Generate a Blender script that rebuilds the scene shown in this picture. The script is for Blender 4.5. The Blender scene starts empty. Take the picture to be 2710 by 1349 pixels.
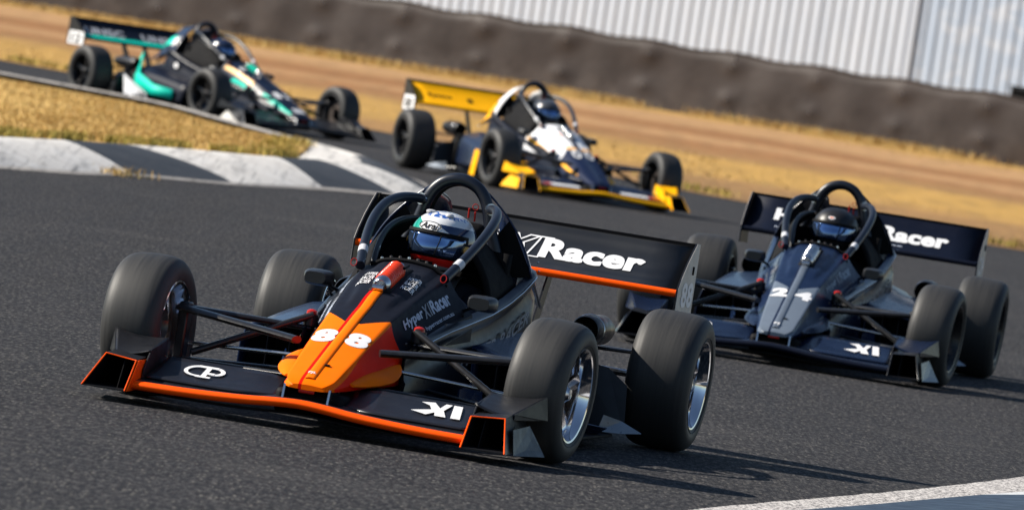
import bpy, bmesh, math, random
import numpy as np
from mathutils import Vector, Matrix, noise

R = math.radians
scene = bpy.context.scene
col = scene.collection
random.seed(4)
rng = np.random.default_rng(7)

# ------------------------------------------------------------------ camera
cd = bpy.data.cameras.new('camera')
cam = bpy.data.objects.new('camera', cd)
col.objects.link(cam)
scene.camera = cam
PITCH, ROLL, EYE = 0.03019037, 0.15402395, 1.72184
cd.sensor_width = 36.0
cd.lens = 22058.6 / 2710 * 36
cd.clip_start, cd.clip_end = 0.5, 6000
fw = Vector((0, math.cos(PITCH), -math.sin(PITCH)))
up = Vector((0, math.sin(PITCH), math.cos(PITCH)))
rt = Vector((1, 0, 0))
cr, sr = math.cos(ROLL), math.sin(ROLL)
c_up = up * cr - rt * sr
c_rt = rt * cr + up * sr
m = Matrix.Identity(4)
for i in range(3):
    m[i][0], m[i][1], m[i][2] = c_rt[i], c_up[i], -fw[i]
m[2][3] = EYE
cam.matrix_world = m
cd.dof.use_dof = True
cd.dof.focus_distance = 34.0
cd.dof.aperture_fstop = 8.0

# ------------------------------------------------------------------ world, sun, exposure
SUN_TO = Vector((-0.95, 0.13, 0.69)).normalized()        # direction towards the sun
elev = math.asin(SUN_TO.z)
azim = math.atan2(SUN_TO.x, SUN_TO.y)                    # clockwise from +Y
w = bpy.data.worlds.new('World')
scene.world = w
w.use_nodes = True
nt = w.node_tree
bg = nt.nodes['Background']
sky = nt.nodes.new('ShaderNodeTexSky')
sky.sky_type = 'NISHITA'
sky.sun_disc = False
sky.sun_elevation = elev
sky.sun_rotation = azim
sky.air_density, sky.dust_density, sky.ozone_density = 1.0, 0.3, 2.0
nt.links.new(sky.outputs[0], bg.inputs[0])
bg.inputs[1].default_value = 0.064
sd = bpy.data.lights.new('sun', 'SUN')
sd.energy = 5.0
sd.angle = R(0.53)
sd.color = (1.0, 0.93, 0.82)
sun = bpy.data.objects.new('sun', sd)
col.objects.link(sun)
sun.rotation_euler = (-SUN_TO).to_track_quat('-Z', 'Y').to_euler()
vs = scene.view_settings
vs.view_transform = 'Standard'
vs.look = 'None'
vs.exposure = 0.75
vs.gamma = 1.0
vs.use_curve_mapping = False

# ------------------------------------------------------------------ helpers
def tag(o, label=None, cat=None, group=None, kind=None):
    if label: o['label'] = label
    if cat: o['category'] = cat
    if group: o['group'] = group
    if kind: o['kind'] = kind
    return o

def empty(name, loc=(0, 0, 0), rz=0, parent=None):
    o = bpy.data.objects.new(name, None)
    o.empty_display_size = 0.1
    col.objects.link(o)
    o.location = loc
    o.rotation_euler = (0, 0, rz)
    o.parent = parent
    return o

def mk(name, v, f, mat=None, parent=None, smooth=True, ang=40, solid=0, bevel=0, seg=2, off=-1):
    me = bpy.data.meshes.new(name)
    me.from_pydata([tuple(map(float, p)) for p in v], [], [tuple(int(i) for i in q) for q in f])
    me.validate()
    bm = bmesh.new(); bm.from_mesh(me)
    if any(e.is_boundary for e in bm.edges):
        bm.normal_update()
        if sum(fc.normal.z * fc.calc_area() for fc in bm.faces) < 0:
            bmesh.ops.reverse_faces(bm, faces=bm.faces)
    else:
        bmesh.ops.recalc_face_normals(bm, faces=bm.faces)
    bm.to_mesh(me); bm.free()
    if smooth and len(me.polygons):
        me.polygons.foreach_set('use_smooth', [True] * len(me.polygons))
        me.set_sharp_from_angle(angle=R(ang))
    if mat: me.materials.append(mat)
    o = bpy.data.objects.new(name, me)
    col.objects.link(o)
    o.parent = parent
    if solid:
        s = o.modifiers.new('solid', 'SOLIDIFY'); s.thickness = solid; s.offset = off
    if bevel:
        b = o.modifiers.new('bevel', 'BEVEL'); b.width = bevel; b.segments = seg; b.limit_method = 'ANGLE'; b.angle_limit = R(30)
    return o

def cat_rom(P, n=8):
    P = [np.array(p, float) for p in P]
    Q = [2 * P[0] - P[1]] + P + [2 * P[-1] - P[-2]]
    out = []
    for i in range(1, len(Q) - 2):
        for k in range(n):
            t = k / n
            a, b, c, d = Q[i - 1], Q[i], Q[i + 1], Q[i + 2]
            out.append(0.5 * ((2 * b) + (-a + c) * t + (2 * a - 5 * b + 4 * c - d) * t * t + (-a + 3 * b - 3 * c + d) * t ** 3))
    out.append(Q[-2])
    return out

def bez(a, b, c, d, n=24):
    a, b, c, d = [np.array(p, float) for p in (a, b, c, d)]
    return [(1 - t) ** 3 * a + 3 * (1 - t) ** 2 * t * b + 3 * (1 - t) * t * t * c + t ** 3 * d for t in np.linspace(0, 1, n)]

def tube_geo(P, r, n=12, sx=1.0, sz=1.0, closed=False):
    """tube along P; r number or list; sx, sz squash the section (sz along world Z-ish)"""
    P = [np.array(p, float) for p in P]
    N = len(P)
    rr = r if hasattr(r, '__len__') else [r] * N
    v, f = [], []
    pu = None
    for i in range(N):
        if closed: t = P[(i + 1) % N] - P[i - 1]
        else: t = P[min(i + 1, N - 1)] - P[max(i - 1, 0)]
        t = t / (np.linalg.norm(t) + 1e-12)
        if pu is None:
            ref = np.array([0, 0, 1.0]) if abs(t[2]) < 0.9 else np.array([0, 1.0, 0])
            pu = ref
        u = pu - t * (pu @ t); u /= np.linalg.norm(u) + 1e-12
        pu = u
        s = np.cross(t, u)
        for k in range(n):
            a = 2 * math.pi * k / n
            v.append(P[i] + rr[i] * (s * math.cos(a) * sx + u * math.sin(a) * sz))
    M = N if closed else N - 1
    for i in range(M):
        for k in range(n):
            j = (i + 1) % N
            f.append((i * n + k, i * n + (k + 1) % n, j * n + (k + 1) % n, j * n + k))
    if not closed:
        f.append(tuple(range(n - 1, -1, -1)))
        f.append(tuple((N - 1) * n + k for k in range(n)))
    return v, f

def tube(name, P, r, mat, parent, n=12, **k):
    v, f = tube_geo(P, r, n, **k)
    return mk(name, v, f, mat, parent, ang=50)

def box_geo(x0, x1, y0, y1, z0, z1):
    v = [(x, y, z) for x in (x0, x1) for y in (y0, y1) for z in (z0, z1)]
    f = [(0, 1, 3, 2), (4, 6, 7, 5), (0, 4, 5, 1), (2, 3, 7, 6), (0, 2, 6, 4), (1, 5, 7, 3)]
    return v, f

def box(name, b, mat, parent, bevel=0.004, **k):
    v, f = box_geo(*b)
    return mk(name, v, f, mat, parent, bevel=bevel, **k)

def join(*gs):
    v, f = [], []
    for a, b in gs:
        o = len(v); v += list(a); f += [tuple(i + o for i in q) for q in b]
    return v, f

def lathe_geo(prof, n=48, axis=0, closed=False, c=(0, 0, 0)):
    v, f = [], []
    m_ = len(prof)
    for k in range(n):
        a = 2 * math.pi * k / n
        for (h, r) in prof:
            if axis == 0: p = (h, r * math.cos(a), r * math.sin(a))
            elif axis == 1: p = (r * math.cos(a), h, r * math.sin(a))
            else: p = (r * math.cos(a), r * math.sin(a), h)
            v.append((p[0] + c[0], p[1] + c[1], p[2] + c[2]))
    for k in range(n):
        j = (k + 1) % n
        for i in range(m_ - (0 if closed else 1)):
            i2 = (i + 1) % m_
            f.append((k * m_ + i, j * m_ + i, j * m_ + i2, k * m_ + i2))
    return v, f

def grid_geo(fn, nu, nv):
    v = [fn(i / nu, j / nv) for i in range(nu + 1) for j in range(nv + 1)]
    f = [(i * (nv + 1) + j, (i + 1) * (nv + 1) + j, (i + 1) * (nv + 1) + j + 1, i * (nv + 1) + j + 1) for i in range(nu) for j in range(nv)]
    return v, f

def prism_geo(poly, axis, a, b):
    """polygon of 2-D points extruded along axis from a to b"""
    def p3(p, h):
        q = list(p); q.insert(axis, h); return tuple(q)
    n = len(poly)
    v = [p3(p, a) for p in poly] + [p3(p, b) for p in poly]
    f = [tuple(range(n)), tuple(range(2 * n - 1, n - 1, -1))]
    f += [(i, (i + 1) % n, n + (i + 1) % n, n + i) for i in range(n)]
    return v, f

def mirx(g):
    return [(-p[0], p[1], p[2]) for p in g[0]], [tuple(reversed(q)) for q in g[1]]

def smooth01(x):
    x = min(1, max(0, x)); return x * x * (3 - 2 * x)

# ------------------------------------------------------------------ materials
def newmat(name):
    mt = bpy.data.materials.new(name)
    mt.use_nodes = True
    return mt, mt.node_tree, mt.node_tree.nodes['Principled BSDF']

def N(nt, t, **k):
    n = nt.nodes.new(t)
    for a, b in k.items():
        if a.startswith('i_'): n.inputs[int(a[2:])].default_value = b
        else: setattr(n, a, b)
    return n

def math_n(nt, op, a, b=None, clamp=False):
    n = nt.nodes.new('ShaderNodeMath'); n.operation = op; n.use_clamp = clamp
    for i, x in enumerate((a, b)):
        if x is None: continue
        if isinstance(x, (int, float)): n.inputs[i].default_value = x
        else: nt.links.new(x, n.inputs[i])
    return n.outputs[0]

def mix_n(nt, fac, a, b):
    n = nt.nodes.new('ShaderNodeMix'); n.data_type = 'RGBA'
    for i, x in ((0, fac), (6, a), (7, b)):
        if hasattr(x, 'is_linked') or hasattr(x, 'links'): nt.links.new(x, n.inputs[i])
        elif i == 0: n.inputs[0].default_value = x
        else: n.inputs[i].default_value = (*x, 1) if len(x) == 3 else x
    return n.outputs[2]

def ramp(nt, fac, stops, interp='LINEAR'):
    n = nt.nodes.new('ShaderNodeValToRGB')
    n.color_ramp.interpolation = interp
    while len(n.color_ramp.elements) < len(stops): n.color_ramp.elements.new(0.5)
    for e, (p, c) in zip(n.color_ramp.elements, stops):
        e.position = p
        e.color = (*c, 1) if hasattr(c, '__len__') else (c, c, c, 1)
    nt.links.new(fac, n.inputs[0])
    return n.outputs[0]

def noise_n(nt, vec, scale, detail=4, rough=0.55, dist=0.0):
    n = N(nt, 'ShaderNodeTexNoise')
    n.inputs['Scale'].default_value = scale
    n.inputs['Detail'].default_value = detail
    n.inputs['Roughness'].default_value = rough
    n.inputs['Distortion'].default_value = dist
    if vec is not None: nt.links.new(vec, n.inputs['Vector'])
    return n.outputs['Fac']

def bump_n(nt, h, bs, strength=0.3, dist=0.01):
    b = N(nt, 'ShaderNodeBump')
    b.inputs['Strength'].default_value = strength
    b.inputs['Distance'].default_value = dist
    nt.links.new(h, b.inputs['Height'])
    nt.links.new(b.outputs[0], bs.inputs['Normal'])

def pmat(name, base, rough=0.4, metal=0.0, coat=0.0, var=0.12, vs_=9.0, rv=0.08, bump=0.0, bs_=120, dirt=0.0, spec=0.4):
    mt, nt, bs = newmat(name)
    tc = N(nt, 'ShaderNodeTexCoord').outputs['Object']
    n1 = noise_n(nt, tc, vs_, 5, 0.6)
    dark = tuple(c * (1 - var) for c in base)
    lite = tuple(min(1, c * (1 + var)) for c in base)
    c = ramp(nt, n1, [(0.3, dark), (0.7, lite)])
    if dirt:
        n3 = noise_n(nt, tc, vs_ * 3.1, 6, 0.7)
        k = ramp(nt, n3, [(0.5, 0.0), (0.75, dirt)])
        c = mix_n(nt, k, c, (0.16, 0.14, 0.12))
    nt.links.new(c, bs.inputs['Base Color'])
    n2 = noise_n(nt, tc, vs_ * 2.3, 6, 0.65)
    r = ramp(nt, n2, [(0.3, max(0.02, rough - rv)), (0.72, min(1, rough + rv))])
    nt.links.new(r, bs.inputs['Roughness'])
    bs.inputs['Metallic'].default_value = metal
    bs.inputs['Specular IOR Level'].default_value = spec
    if coat:
        bs.inputs['Coat Weight'].default_value = coat
        bs.inputs['Coat Roughness'].default_value = 0.06
    if bump:
        bump_n(nt, noise_n(nt, tc, bs_, 4, 0.6), bs, bump, 0.003)
    return mt

def carbon_mat(name, base, rough=0.36, weave=150.0, amt=0.22):
    mt, nt, bs = newmat(name)
    tc = N(nt, 'ShaderNodeTexCoord').outputs['Object']
    mp = N(nt, 'ShaderNodeMapping'); nt.links.new(tc, mp.inputs[0])
    mp.inputs['Rotation'].default_value = (0, R(45), 0)
    ck = N(nt, 'ShaderNodeTexChecker'); nt.links.new(mp.outputs[0], ck.inputs[0])
    ck.inputs['Scale'].default_value = weave
    n1 = noise_n(nt, tc, 7, 4)
    fac = math_n(nt, 'MULTIPLY', ck.outputs['Fac'], amt)
    c = mix_n(nt, fac, base, tuple(x * 2.6 + 0.004 for x in base))
    c = mix_n(nt, ramp(nt, n1, [(0.45, 0.0), (0.8, 0.25)]), c, (0.05, 0.05, 0.05))
    nt.links.new(c, bs.inputs['Base Color'])
    r = ramp(nt, ck.outputs['Fac'], [(0, rough - 0.05), (1, rough + 0.1)])
    nt.links.new(r, bs.inputs['Roughness'])
    return mt

def tyre_mat():
    mt, nt, bs = newmat('tyre_rubber')
    tc = N(nt, 'ShaderNodeTexCoord').outputs['Object']
    mp = N(nt, 'ShaderNodeMapping'); nt.links.new(tc, mp.inputs[0])
    mp.inputs['Scale'].default_value = (90, 3, 3)
    n1 = noise_n(nt, mp.outputs[0], 1.0, 5, 0.6)
    n2 = noise_n(nt, tc, 30, 5, 0.65)
    c = ramp(nt, n1, [(0.3, (0.017, 0.017, 0.0175)), (0.7, (0.031, 0.0305, 0.030))])
    c = mix_n(nt, ramp(nt, n2, [(0.58, 0.0), (0.85, 0.25)]), c, (0.05, 0.048, 0.044))
    nt.links.new(c, bs.inputs['Base Color'])
    nt.links.new(ramp(nt, n1, [(0.3, 0.5), (0.7, 0.64)]), bs.inputs['Roughness'])
    bs.inputs['Specular IOR Level'].default_value = 0.4
    bump_n(nt, noise_n(nt, tc, 260, 3), bs, 0.12, 0.002)
    return mt

MT = {}
MT['tyre'] = tyre_mat()
MT['black'] = pmat('satin_black', (0.009, 0.0095, 0.012), 0.38, coat=0.1, rv=0.1, spec=0.3)
MT['flatblack'] = pmat('flat_black', (0.008, 0.008, 0.009), 0.62, spec=0.08)
MT['pad'] = pmat('black_padding', (0.005, 0.005, 0.006), 0.75, bump=0.25, bs_=160, spec=0.1)
MT['gloss'] = pmat('gloss_black_sky_tint', (0.007, 0.018, 0.055), 0.22, coat=0.2, rv=0.04)  # blue of the reflected sky put into the black base colour
MT['tubside'] = pmat('tub_paint', (0.006, 0.008, 0.015), 0.32, coat=0.0, rv=0.06, spec=0.3)
MT['cowl'] = pmat('satin_dark_cowl', (0.010, 0.011, 0.016), 0.38, coat=0.08, rv=0.06, dirt=0.04, spec=0.3)
MT['tube'] = pmat('hoop_paint', (0.006, 0.009, 0.018), 0.36, coat=0.0, spec=0.5)
MT['carbon'] = carbon_mat('carbon_weave', (0.010, 0.011, 0.013))
MT['arm'] = pmat('black_suspension', (0.014, 0.014, 0.015), 0.33, coat=0.2, dirt=0.1, spec=0.35)
MT['orange'] = pmat('fluorescent_orange', (0.95, 0.170, 0.0), 0.5, coat=0.0, var=0.05, rv=0.06, spec=0.06)
MT['orange_shaded'] = pmat('fluorescent_orange_shaded', (0.95, 0.088, 0.0), 0.5, var=0.06, rv=0.06, spec=0.08, dirt=0.06)  # same orange made redder, its shaded look put into the colour
MT['red'] = pmat('signal_red', (0.40, 0.014, 0.008), 0.34, coat=0.2, var=0.08, spec=0.25)
MT['spring'] = pmat('spring_red', (0.78, 0.05, 0.008), 0.3, coat=0.3, var=0.06)
MT['white'] = pmat('white_vinyl', (0.74, 0.74, 0.75), 0.42, var=0.06, spec=0.2)
MT['offwhite'] = pmat('scuffed_white', (0.52, 0.53, 0.56), 0.4, var=0.2, dirt=0.3, spec=0.2)
MT['grey'] = pmat('metallic_grey_paint', (0.14, 0.165, 0.20), 0.32, metal=0.3, coat=0.3, spec=0.4)
MT['navy'] = pmat('navy_paint', (0.005, 0.011, 0.032), 0.30, coat=0.25, rv=0.06, spec=0.35)
MT['darknavy'] = pmat('dark_navy_paint', (0.004, 0.006, 0.015), 0.42, coat=0.0, rv=0.06, spec=0.15)
MT['yellow'] = pmat('yellow_paint', (0.95, 0.44, 0.0), 0.5, coat=0.0, var=0.06, spec=0.15)
MT['teal'] = pmat('turquoise_paint', (0.003, 0.56, 0.42), 0.45, coat=0.0, var=0.06, spec=0.15)
MT['gold'] = pmat('pale_orange_paint', (0.80, 0.45, 0.12), 0.36, var=0.06, spec=0.15)
MT['blue'] = pmat('blue_print', (0.03, 0.09, 0.32), 0.35)
MT['steel'] = pmat('machined_steel', (0.55, 0.55, 0.56), 0.22, metal=1.0, var=0.1)
MT['chrome'] = pmat('polished_rim', (0.78, 0.78, 0.80), 0.10, metal=1.0, var=0.06, rv=0.04)
MT['darkrim'] = pmat('black_rim', (0.02, 0.02, 0.022), 0.3, metal=0.4)
MT['plate'] = pmat('bare_endplate', (0.50, 0.47, 0.43), 0.45, var=0.15, dirt=0.2)
MT['disc'] = pmat('brake_iron', (0.10, 0.085, 0.08), 0.45, metal=0.8)
MT['suit'] = pmat('driver_suit', (0.014, 0.018, 0.035), 0.75, bump=0.3, bs_=90)
MT['suit2'] = pmat('driver_suit_black', (0.012, 0.012, 0.014), 0.75, bump=0.3, bs_=90)
MT['belt'] = pmat('seat_belt', (0.10, 0.10, 0.105), 0.6, bump=0.3, bs_=300)
MT['foam'] = pmat('yellow_glove', (0.22, 0.20, 0.03), 0.8)

def visor_mat():
    mt, nt, bs = newmat('mirror_visor')
    tc = N(nt, 'ShaderNodeTexCoord').outputs['Object']
    n = noise_n(nt, tc, 8, 3)
    nt.links.new(ramp(nt, n, [(0.3, (0.10, 0.17, 0.34)), (0.7, (0.16, 0.25, 0.44))]), bs.inputs['Base Color'])
    bs.inputs['Metallic'].default_value = 0.9
    bs.inputs['Roughness'].default_value = 0.08
    return mt
MT['visor'] = visor_mat()

def nose_mat(name, body, nose, stripe, rough=0.36, y_in=-0.01, y_out=0.092, stripe_end=0.34, spec=0.2, side=None):
    """paint: nose colour ahead of an M-shaped edge, a thin stripe beside the spine"""
    mt, nt, bs = newmat(name)
    tc = N(nt, 'ShaderNodeTexCoord').outputs['Object']
    s = N(nt, 'ShaderNodeSeparateXYZ'); nt.links.new(tc, s.inputs[0])
    x, y = s.outputs[0], s.outputs[1]
    ax = math_n(nt, 'ABSOLUTE', x)
    mr = N(nt, 'ShaderNodeMapRange'); nt.links.new(ax, mr.inputs[0])
    mr.inputs[1].default_value, mr.inputs[2].default_value = 0.03, 0.122
    mr.inputs[3].default_value, mr.inputs[4].default_value = y_in, y_out
    msk = math_n(nt, 'LESS_THAN', y, mr.outputs[0])
    n1 = noise_n(nt, tc, 8, 5)
    k = ramp(nt, n1, [(0.3, 0.92), (0.7, 1.06)])
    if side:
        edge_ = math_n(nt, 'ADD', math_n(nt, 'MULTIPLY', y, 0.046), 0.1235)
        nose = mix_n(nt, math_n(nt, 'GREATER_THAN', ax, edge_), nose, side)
    c = mix_n(nt, msk, body, nose)
    sx = math_n(nt, 'LESS_THAN', math_n(nt, 'ABSOLUTE', math_n(nt, 'ADD', x, 0.027)), 0.0065)
    sm = math_n(nt, 'MULTIPLY', sx, math_n(nt, 'LESS_THAN', y, stripe_end))
    c = mix_n(nt, sm, c, stripe)
    chip = ramp(nt, noise_n(nt, tc, 130, 3, 0.7), [(0.70, 0.0), (0.74, 0.55)])
    c = mix_n(nt, math_n(nt, 'MULTIPLY', chip, math_n(nt, 'LESS_THAN', y, -0.1)), c, (0.05, 0.045, 0.04))
    mul = N(nt, 'ShaderNodeMix'); mul.data_type = 'RGBA'; mul.blend_type = 'MULTIPLY'; mul.inputs[0].default_value = 1
    nt.links.new(c, mul.inputs[6]); nt.links.new(k, mul.inputs[7])
    nt.links.new(mul.outputs[2], bs.inputs['Base Color'])
    n2 = noise_n(nt, tc, 22, 6, 0.65)
    nt.links.new(ramp(nt, n2, [(0.3, rough - 0.06), (0.7, rough + 0.07)]), bs.inputs['Roughness'])
    bs.inputs['Specular IOR Level'].default_value = spec
    return mt

# ------------------------------------------------------------------ text and decals
_tcache = {}
def text_geo(s, bold=0.02, shear=0.0):
    key = (s, bold, shear)
    if key in _tcache: return _tcache[key]
    cu = bpy.data.curves.new('t', 'FONT')
    cu.body = s; cu.offset = bold; cu.shear = shear; cu.resolution_u = 5
    cu.space_character = 1.0 + bold * 1.6
    o = bpy.data.objects.new('t', cu)
    col.objects.link(o)
    bpy.context.view_layer.update()
    dg = bpy.context.evaluated_depsgraph_get()
    me = bpy.data.meshes.new_from_object(o.evaluated_get(dg))
    bm = bmesh.new(); bm.from_mesh(me)
    for cuts in range(3):
        ed = [e for e in bm.edges if e.calc_length() > 0.16]
        if ed: bmesh.ops.subdivide_edges(bm, edges=ed, cuts=1)
    bmesh.ops.triangulate(bm, faces=bm.faces)
    v = np.array([p.co[:2] for p in bm.verts])
    f = [tuple(q.index for q in fc.verts) for fc in bm.faces]
    bm.free()
    bpy.data.meshes.remove(me); bpy.data.objects.remove(o); bpy.data.curves.remove(cu)
    lo, hi = v.min(0), v.max(0)
    v = (v - lo) / (hi[1] - lo[1])            # height 1, starts at 0,0
    _tcache[key] = (v, f, (hi[0] - lo[0]) / (hi[1] - lo[1]))
    return _tcache[key]

def decal(name, uv, faces, fn, mat, parent, lift=0.0025, side=1):
    """map flat points through fn(u, v) -> surface point, lifted along the surface normal"""
    out = []
    e = 1e-3
    for (u, v) in uv:
        p = np.array(fn(u, v), float)
        du = np.array(fn(u + e, v), float) - p
        dv = np.array(fn(u, v + e), float) - p
        n = np.cross(du, dv); n /= np.linalg.norm(n) + 1e-12
        out.append(p + n * lift * side)
    return mk(name, out, faces, mat, parent, smooth=False)

def put_text(name, s, fn, mat, parent, u0, v0, h, width=None, bold=0.02, shear=0.0, center=True, lift=0.0025, side=1, fat=0.0):
    v, f, asp = text_geo(s, bold, shear)
    wd = width if width else h * asp
    uv = [((a / asp - (0.5 if center else 0)) * wd + u0, (b - 0.5) * h + v0) for a, b in v]
    if fat:
        n = len(uv); base = list(uv); bf = list(f)
        for k, (du, dv) in enumerate(((fat, fat * 0.5), (-fat, -fat * 0.5), (fat, -fat * 0.5), (-fat, fat * 0.5))):
            uv = uv + [(a + du, b + dv) for a, b in base]
            f = f + [tuple(i + n * (k + 1) for i in q) for q in bf]
        o = decal(name, uv, f, fn, mat, parent, lift, side)
        co = np.empty(len(uv) * 3); o.data.vertices.foreach_get('co', co); co = co.reshape(-1, 3)
        for k in range(1, 5): co[n * k:n * (k + 1), 2] += 0.00015 * k          # keep the overlapping layers apart
        o.data.vertices.foreach_set('co', co.ravel()); o.data.update()
        return o
    return decal(name, uv, f, fn, mat, parent, lift, side)

def put_poly(name, poly, fn, mat, parent, lift=0.0025, side=1, sub=0):
    bm = bmesh.new()
    bm.faces.new([bm.verts.new((p[0], p[1], 0)) for p in poly])
    bmesh.ops.triangulate(bm, faces=bm.faces)
    for _ in range(sub):
        bmesh.ops.subdivide_edges(bm, edges=bm.edges[:], cuts=1, use_grid_fill=True)
    bmesh.ops.triangulate(bm, faces=bm.faces)
    bm.verts.index_update()
    uv = [p.co[:2] for p in bm.verts]
    f = [tuple(q.index for q in fc.verts) for fc in bm.faces]
    bm.free()
    return decal(name, uv, f, fn, mat, parent, lift, side)

def ring_poly(name, ru, rv, cu, cv, wd, fn, mat, parent, n=36, a0=0, a1=2 * math.pi, lift=0.0025, side=1):
    uv, f = [], []
    for i in range(n + 1):
        a = a0 + (a1 - a0) * i / n
        for k in (1, 1 - wd):
            uv.append((cu + ru * k * math.cos(a), cv + rv * k * math.sin(a)))
    for i in range(n): f.append((2 * i, 2 * i + 1, 2 * i + 3, 2 * i + 2))
    return decal(name, uv, f, fn, mat, parent, lift, side)

# ------------------------------------------------------------------ body shape (car space: x to the car's left, y backwards, z up, origin under front axle)
YS = [-0.615, -0.60, -0.565, -0.45, -0.35, -0.15, 0.088, 0.30, 0.55, 0.78]
ZT = [0.176, 0.190, 0.206, 0.249, 0.286, 0.360, 0.444, 0.508, 0.578, 0.630]
XB = [0.060, 0.080, 0.094, 0.101, 0.107, 0.115, 0.124, 0.140, 0.157, 0.172]
ZB = [0.172, 0.184, 0.199, 0.241, 0.277, 0.348, 0.428, 0.490, 0.558, 0.606]
XC = [0.068, 0.088, 0.101, 0.118, 0.134, 0.166, 0.190, 0.222, 0.258, 0.292]
ZC = [0.165, 0.168, 0.172, 0.186, 0.202, 0.240, 0.305, 0.370, 0.430, 0.475]
XD = [0.066, 0.086, 0.097, 0.110, 0.124, 0.152, 0.188, 0.228, 0.270, 0.300]
ZD = [0.158, 0.160, 0.160, 0.164, 0.168, 0.180, 0.190, 0.170, 0.140, 0.110]
ZE = [0.155, 0.154, 0.152, 0.155, 0.158, 0.168, 0.178, 0.150, 0.120, 0.095]
def ip(A, y):
    return float(np.interp(y, YS, A))
_fine = np.linspace(-0.615, 0.78, 120)
def sm(A):
    a = np.interp(_fine, YS, A)
    k = np.array([1, 2, 3, 2, 1.]) / 9
    b = np.convolve(np.pad(a, 2, mode='edge'), k, 'valid')
    b[:6] = a[:6]; b[-3:] = a[-3:]
    return lambda y: float(np.interp(y, _fine, b))
fZT, fXB, fZB, fXC, fZC, fXD, fZD, fZE = [sm(A) for A in (ZT, XB, ZB, XC, ZC, XD, ZD, ZE)]
def blister(y): return 0.012 * smooth01((y - 0.14) / 0.14)
def nose_top(x, y):
    a = abs(x)
    xb = fXB(y)
    z = fZT(y) + (fZB(y) - fZT(y)) * (a / xb) ** 1.6
    bw = 0.066 + 0.035 * smooth01((y - 0.15) / 0.4)
    z += blister(y) * (1 - smooth01((a - bw) / 0.022))
    return np.array([x, y, z])
def nose_side(s, y, v):
    """v 0 at the top edge, 1 at the lower edge of the side facet"""
    b = np.array([fXB(y), y, fZB(y)]); c = np.array([fXC(y), y, fZC(y)])
    p = b + (c - b) * v
    p[0] -= 0.010 * math.sin(math.pi * min(1, max(0, v)))       # slightly hollow
    p[0] *= s
    return p
def body_ring(y):
    xb = fXB(y)
    half = [nose_top(xb * t, y) for t in np.linspace(0, 0.96, 13)]
    half += [nose_side(1, y, t) for t in (0.03, 0.1, 0.25, 0.4, 0.55, 0.7, 0.85, 0.96)]
    c = np.array([fXC(y), y, fZC(y)]); d = np.array([fXD(y), y, fZD(y)]); e = np.array([0, y, fZE(y)])
    half += [c + (d - c) * t for t in (0.06, 0.3, 0.6, 0.93)]
    half += [d + (e - d) * t for t in (0.05, 0.4, 1.0)]
    return half + [np.array([-p[0], p[1], p[2]]) for p in reversed(half[1:-1])]
def loft_geo(rings, cap0=True, cap1=True):
    n = len(rings[0]); v = [p for r_ in rings for p in r_]; f = []
    for i in range(len(rings) - 1):
        for k in range(n):
            f.append((i * n + k, i * n + (k + 1) % n, (i + 1) * n + (k + 1) % n, (i + 1) * n + k))
    if cap0: f.append(tuple(range(n)))
    if cap1: f.append(tuple((len(rings) - 1) * n + k for k in reversed(range(n))))
    return v, f

# rear wing face
_wp = np.array(cat_rom([(2.790, 0.632), (2.87, 0.671), (2.95, 0.717), (3.02, 0.763), (3.085, 0.820)], 12))
WY, WZ = list(_wp[:, 0]), list(_wp[:, 1])
_wl = np.concatenate([[0], np.cumsum(np.hypot(np.diff(WY), np.diff(WZ)))])
def wing_face(u, v):
    """u along x, v metres up the face"""
    return np.array([u, np.interp(v, _wl, WY), np.interp(v, _wl, WZ)])

# front wing planes
def fw_plane(x, v):
    """v 0 front .. 1 rear"""
    a = abs(x)
    z0 = 0.088 + 0.012 * math.exp(-(a / 0.18) ** 2)
    y = -0.675 + 0.36 * v
    z = z0 + 0.018 * v + 0.058 * v * v + 0.006 * math.sin(v * math.pi)
    return np.array([x, y, z])

def fin_pt(s, u, v_, lift=0.0):
    """fairing behind one leg of the roll hoop; u back along the car, v from top edge to foot"""
    y = 1.515 + 0.62 * u
    zt_ = 0.945 - 0.10 * u - 0.26 * smooth01((u - 0.45) / 0.55); xt = 0.120 - 0.03 * u
    zb_ = 0.640 - 0.14 * u; xb_ = 0.345 - 0.07 * u
    bulge = 0.030 * math.sin(math.pi * min(1, max(0, v_))) * (1 - 0.5 * u) + lift
    return (s * (xt + (xb_ - xt) * max(0, v_) ** 0.9 + bulge), y, zt_ + (zb_ - zt_) * v_)

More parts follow.
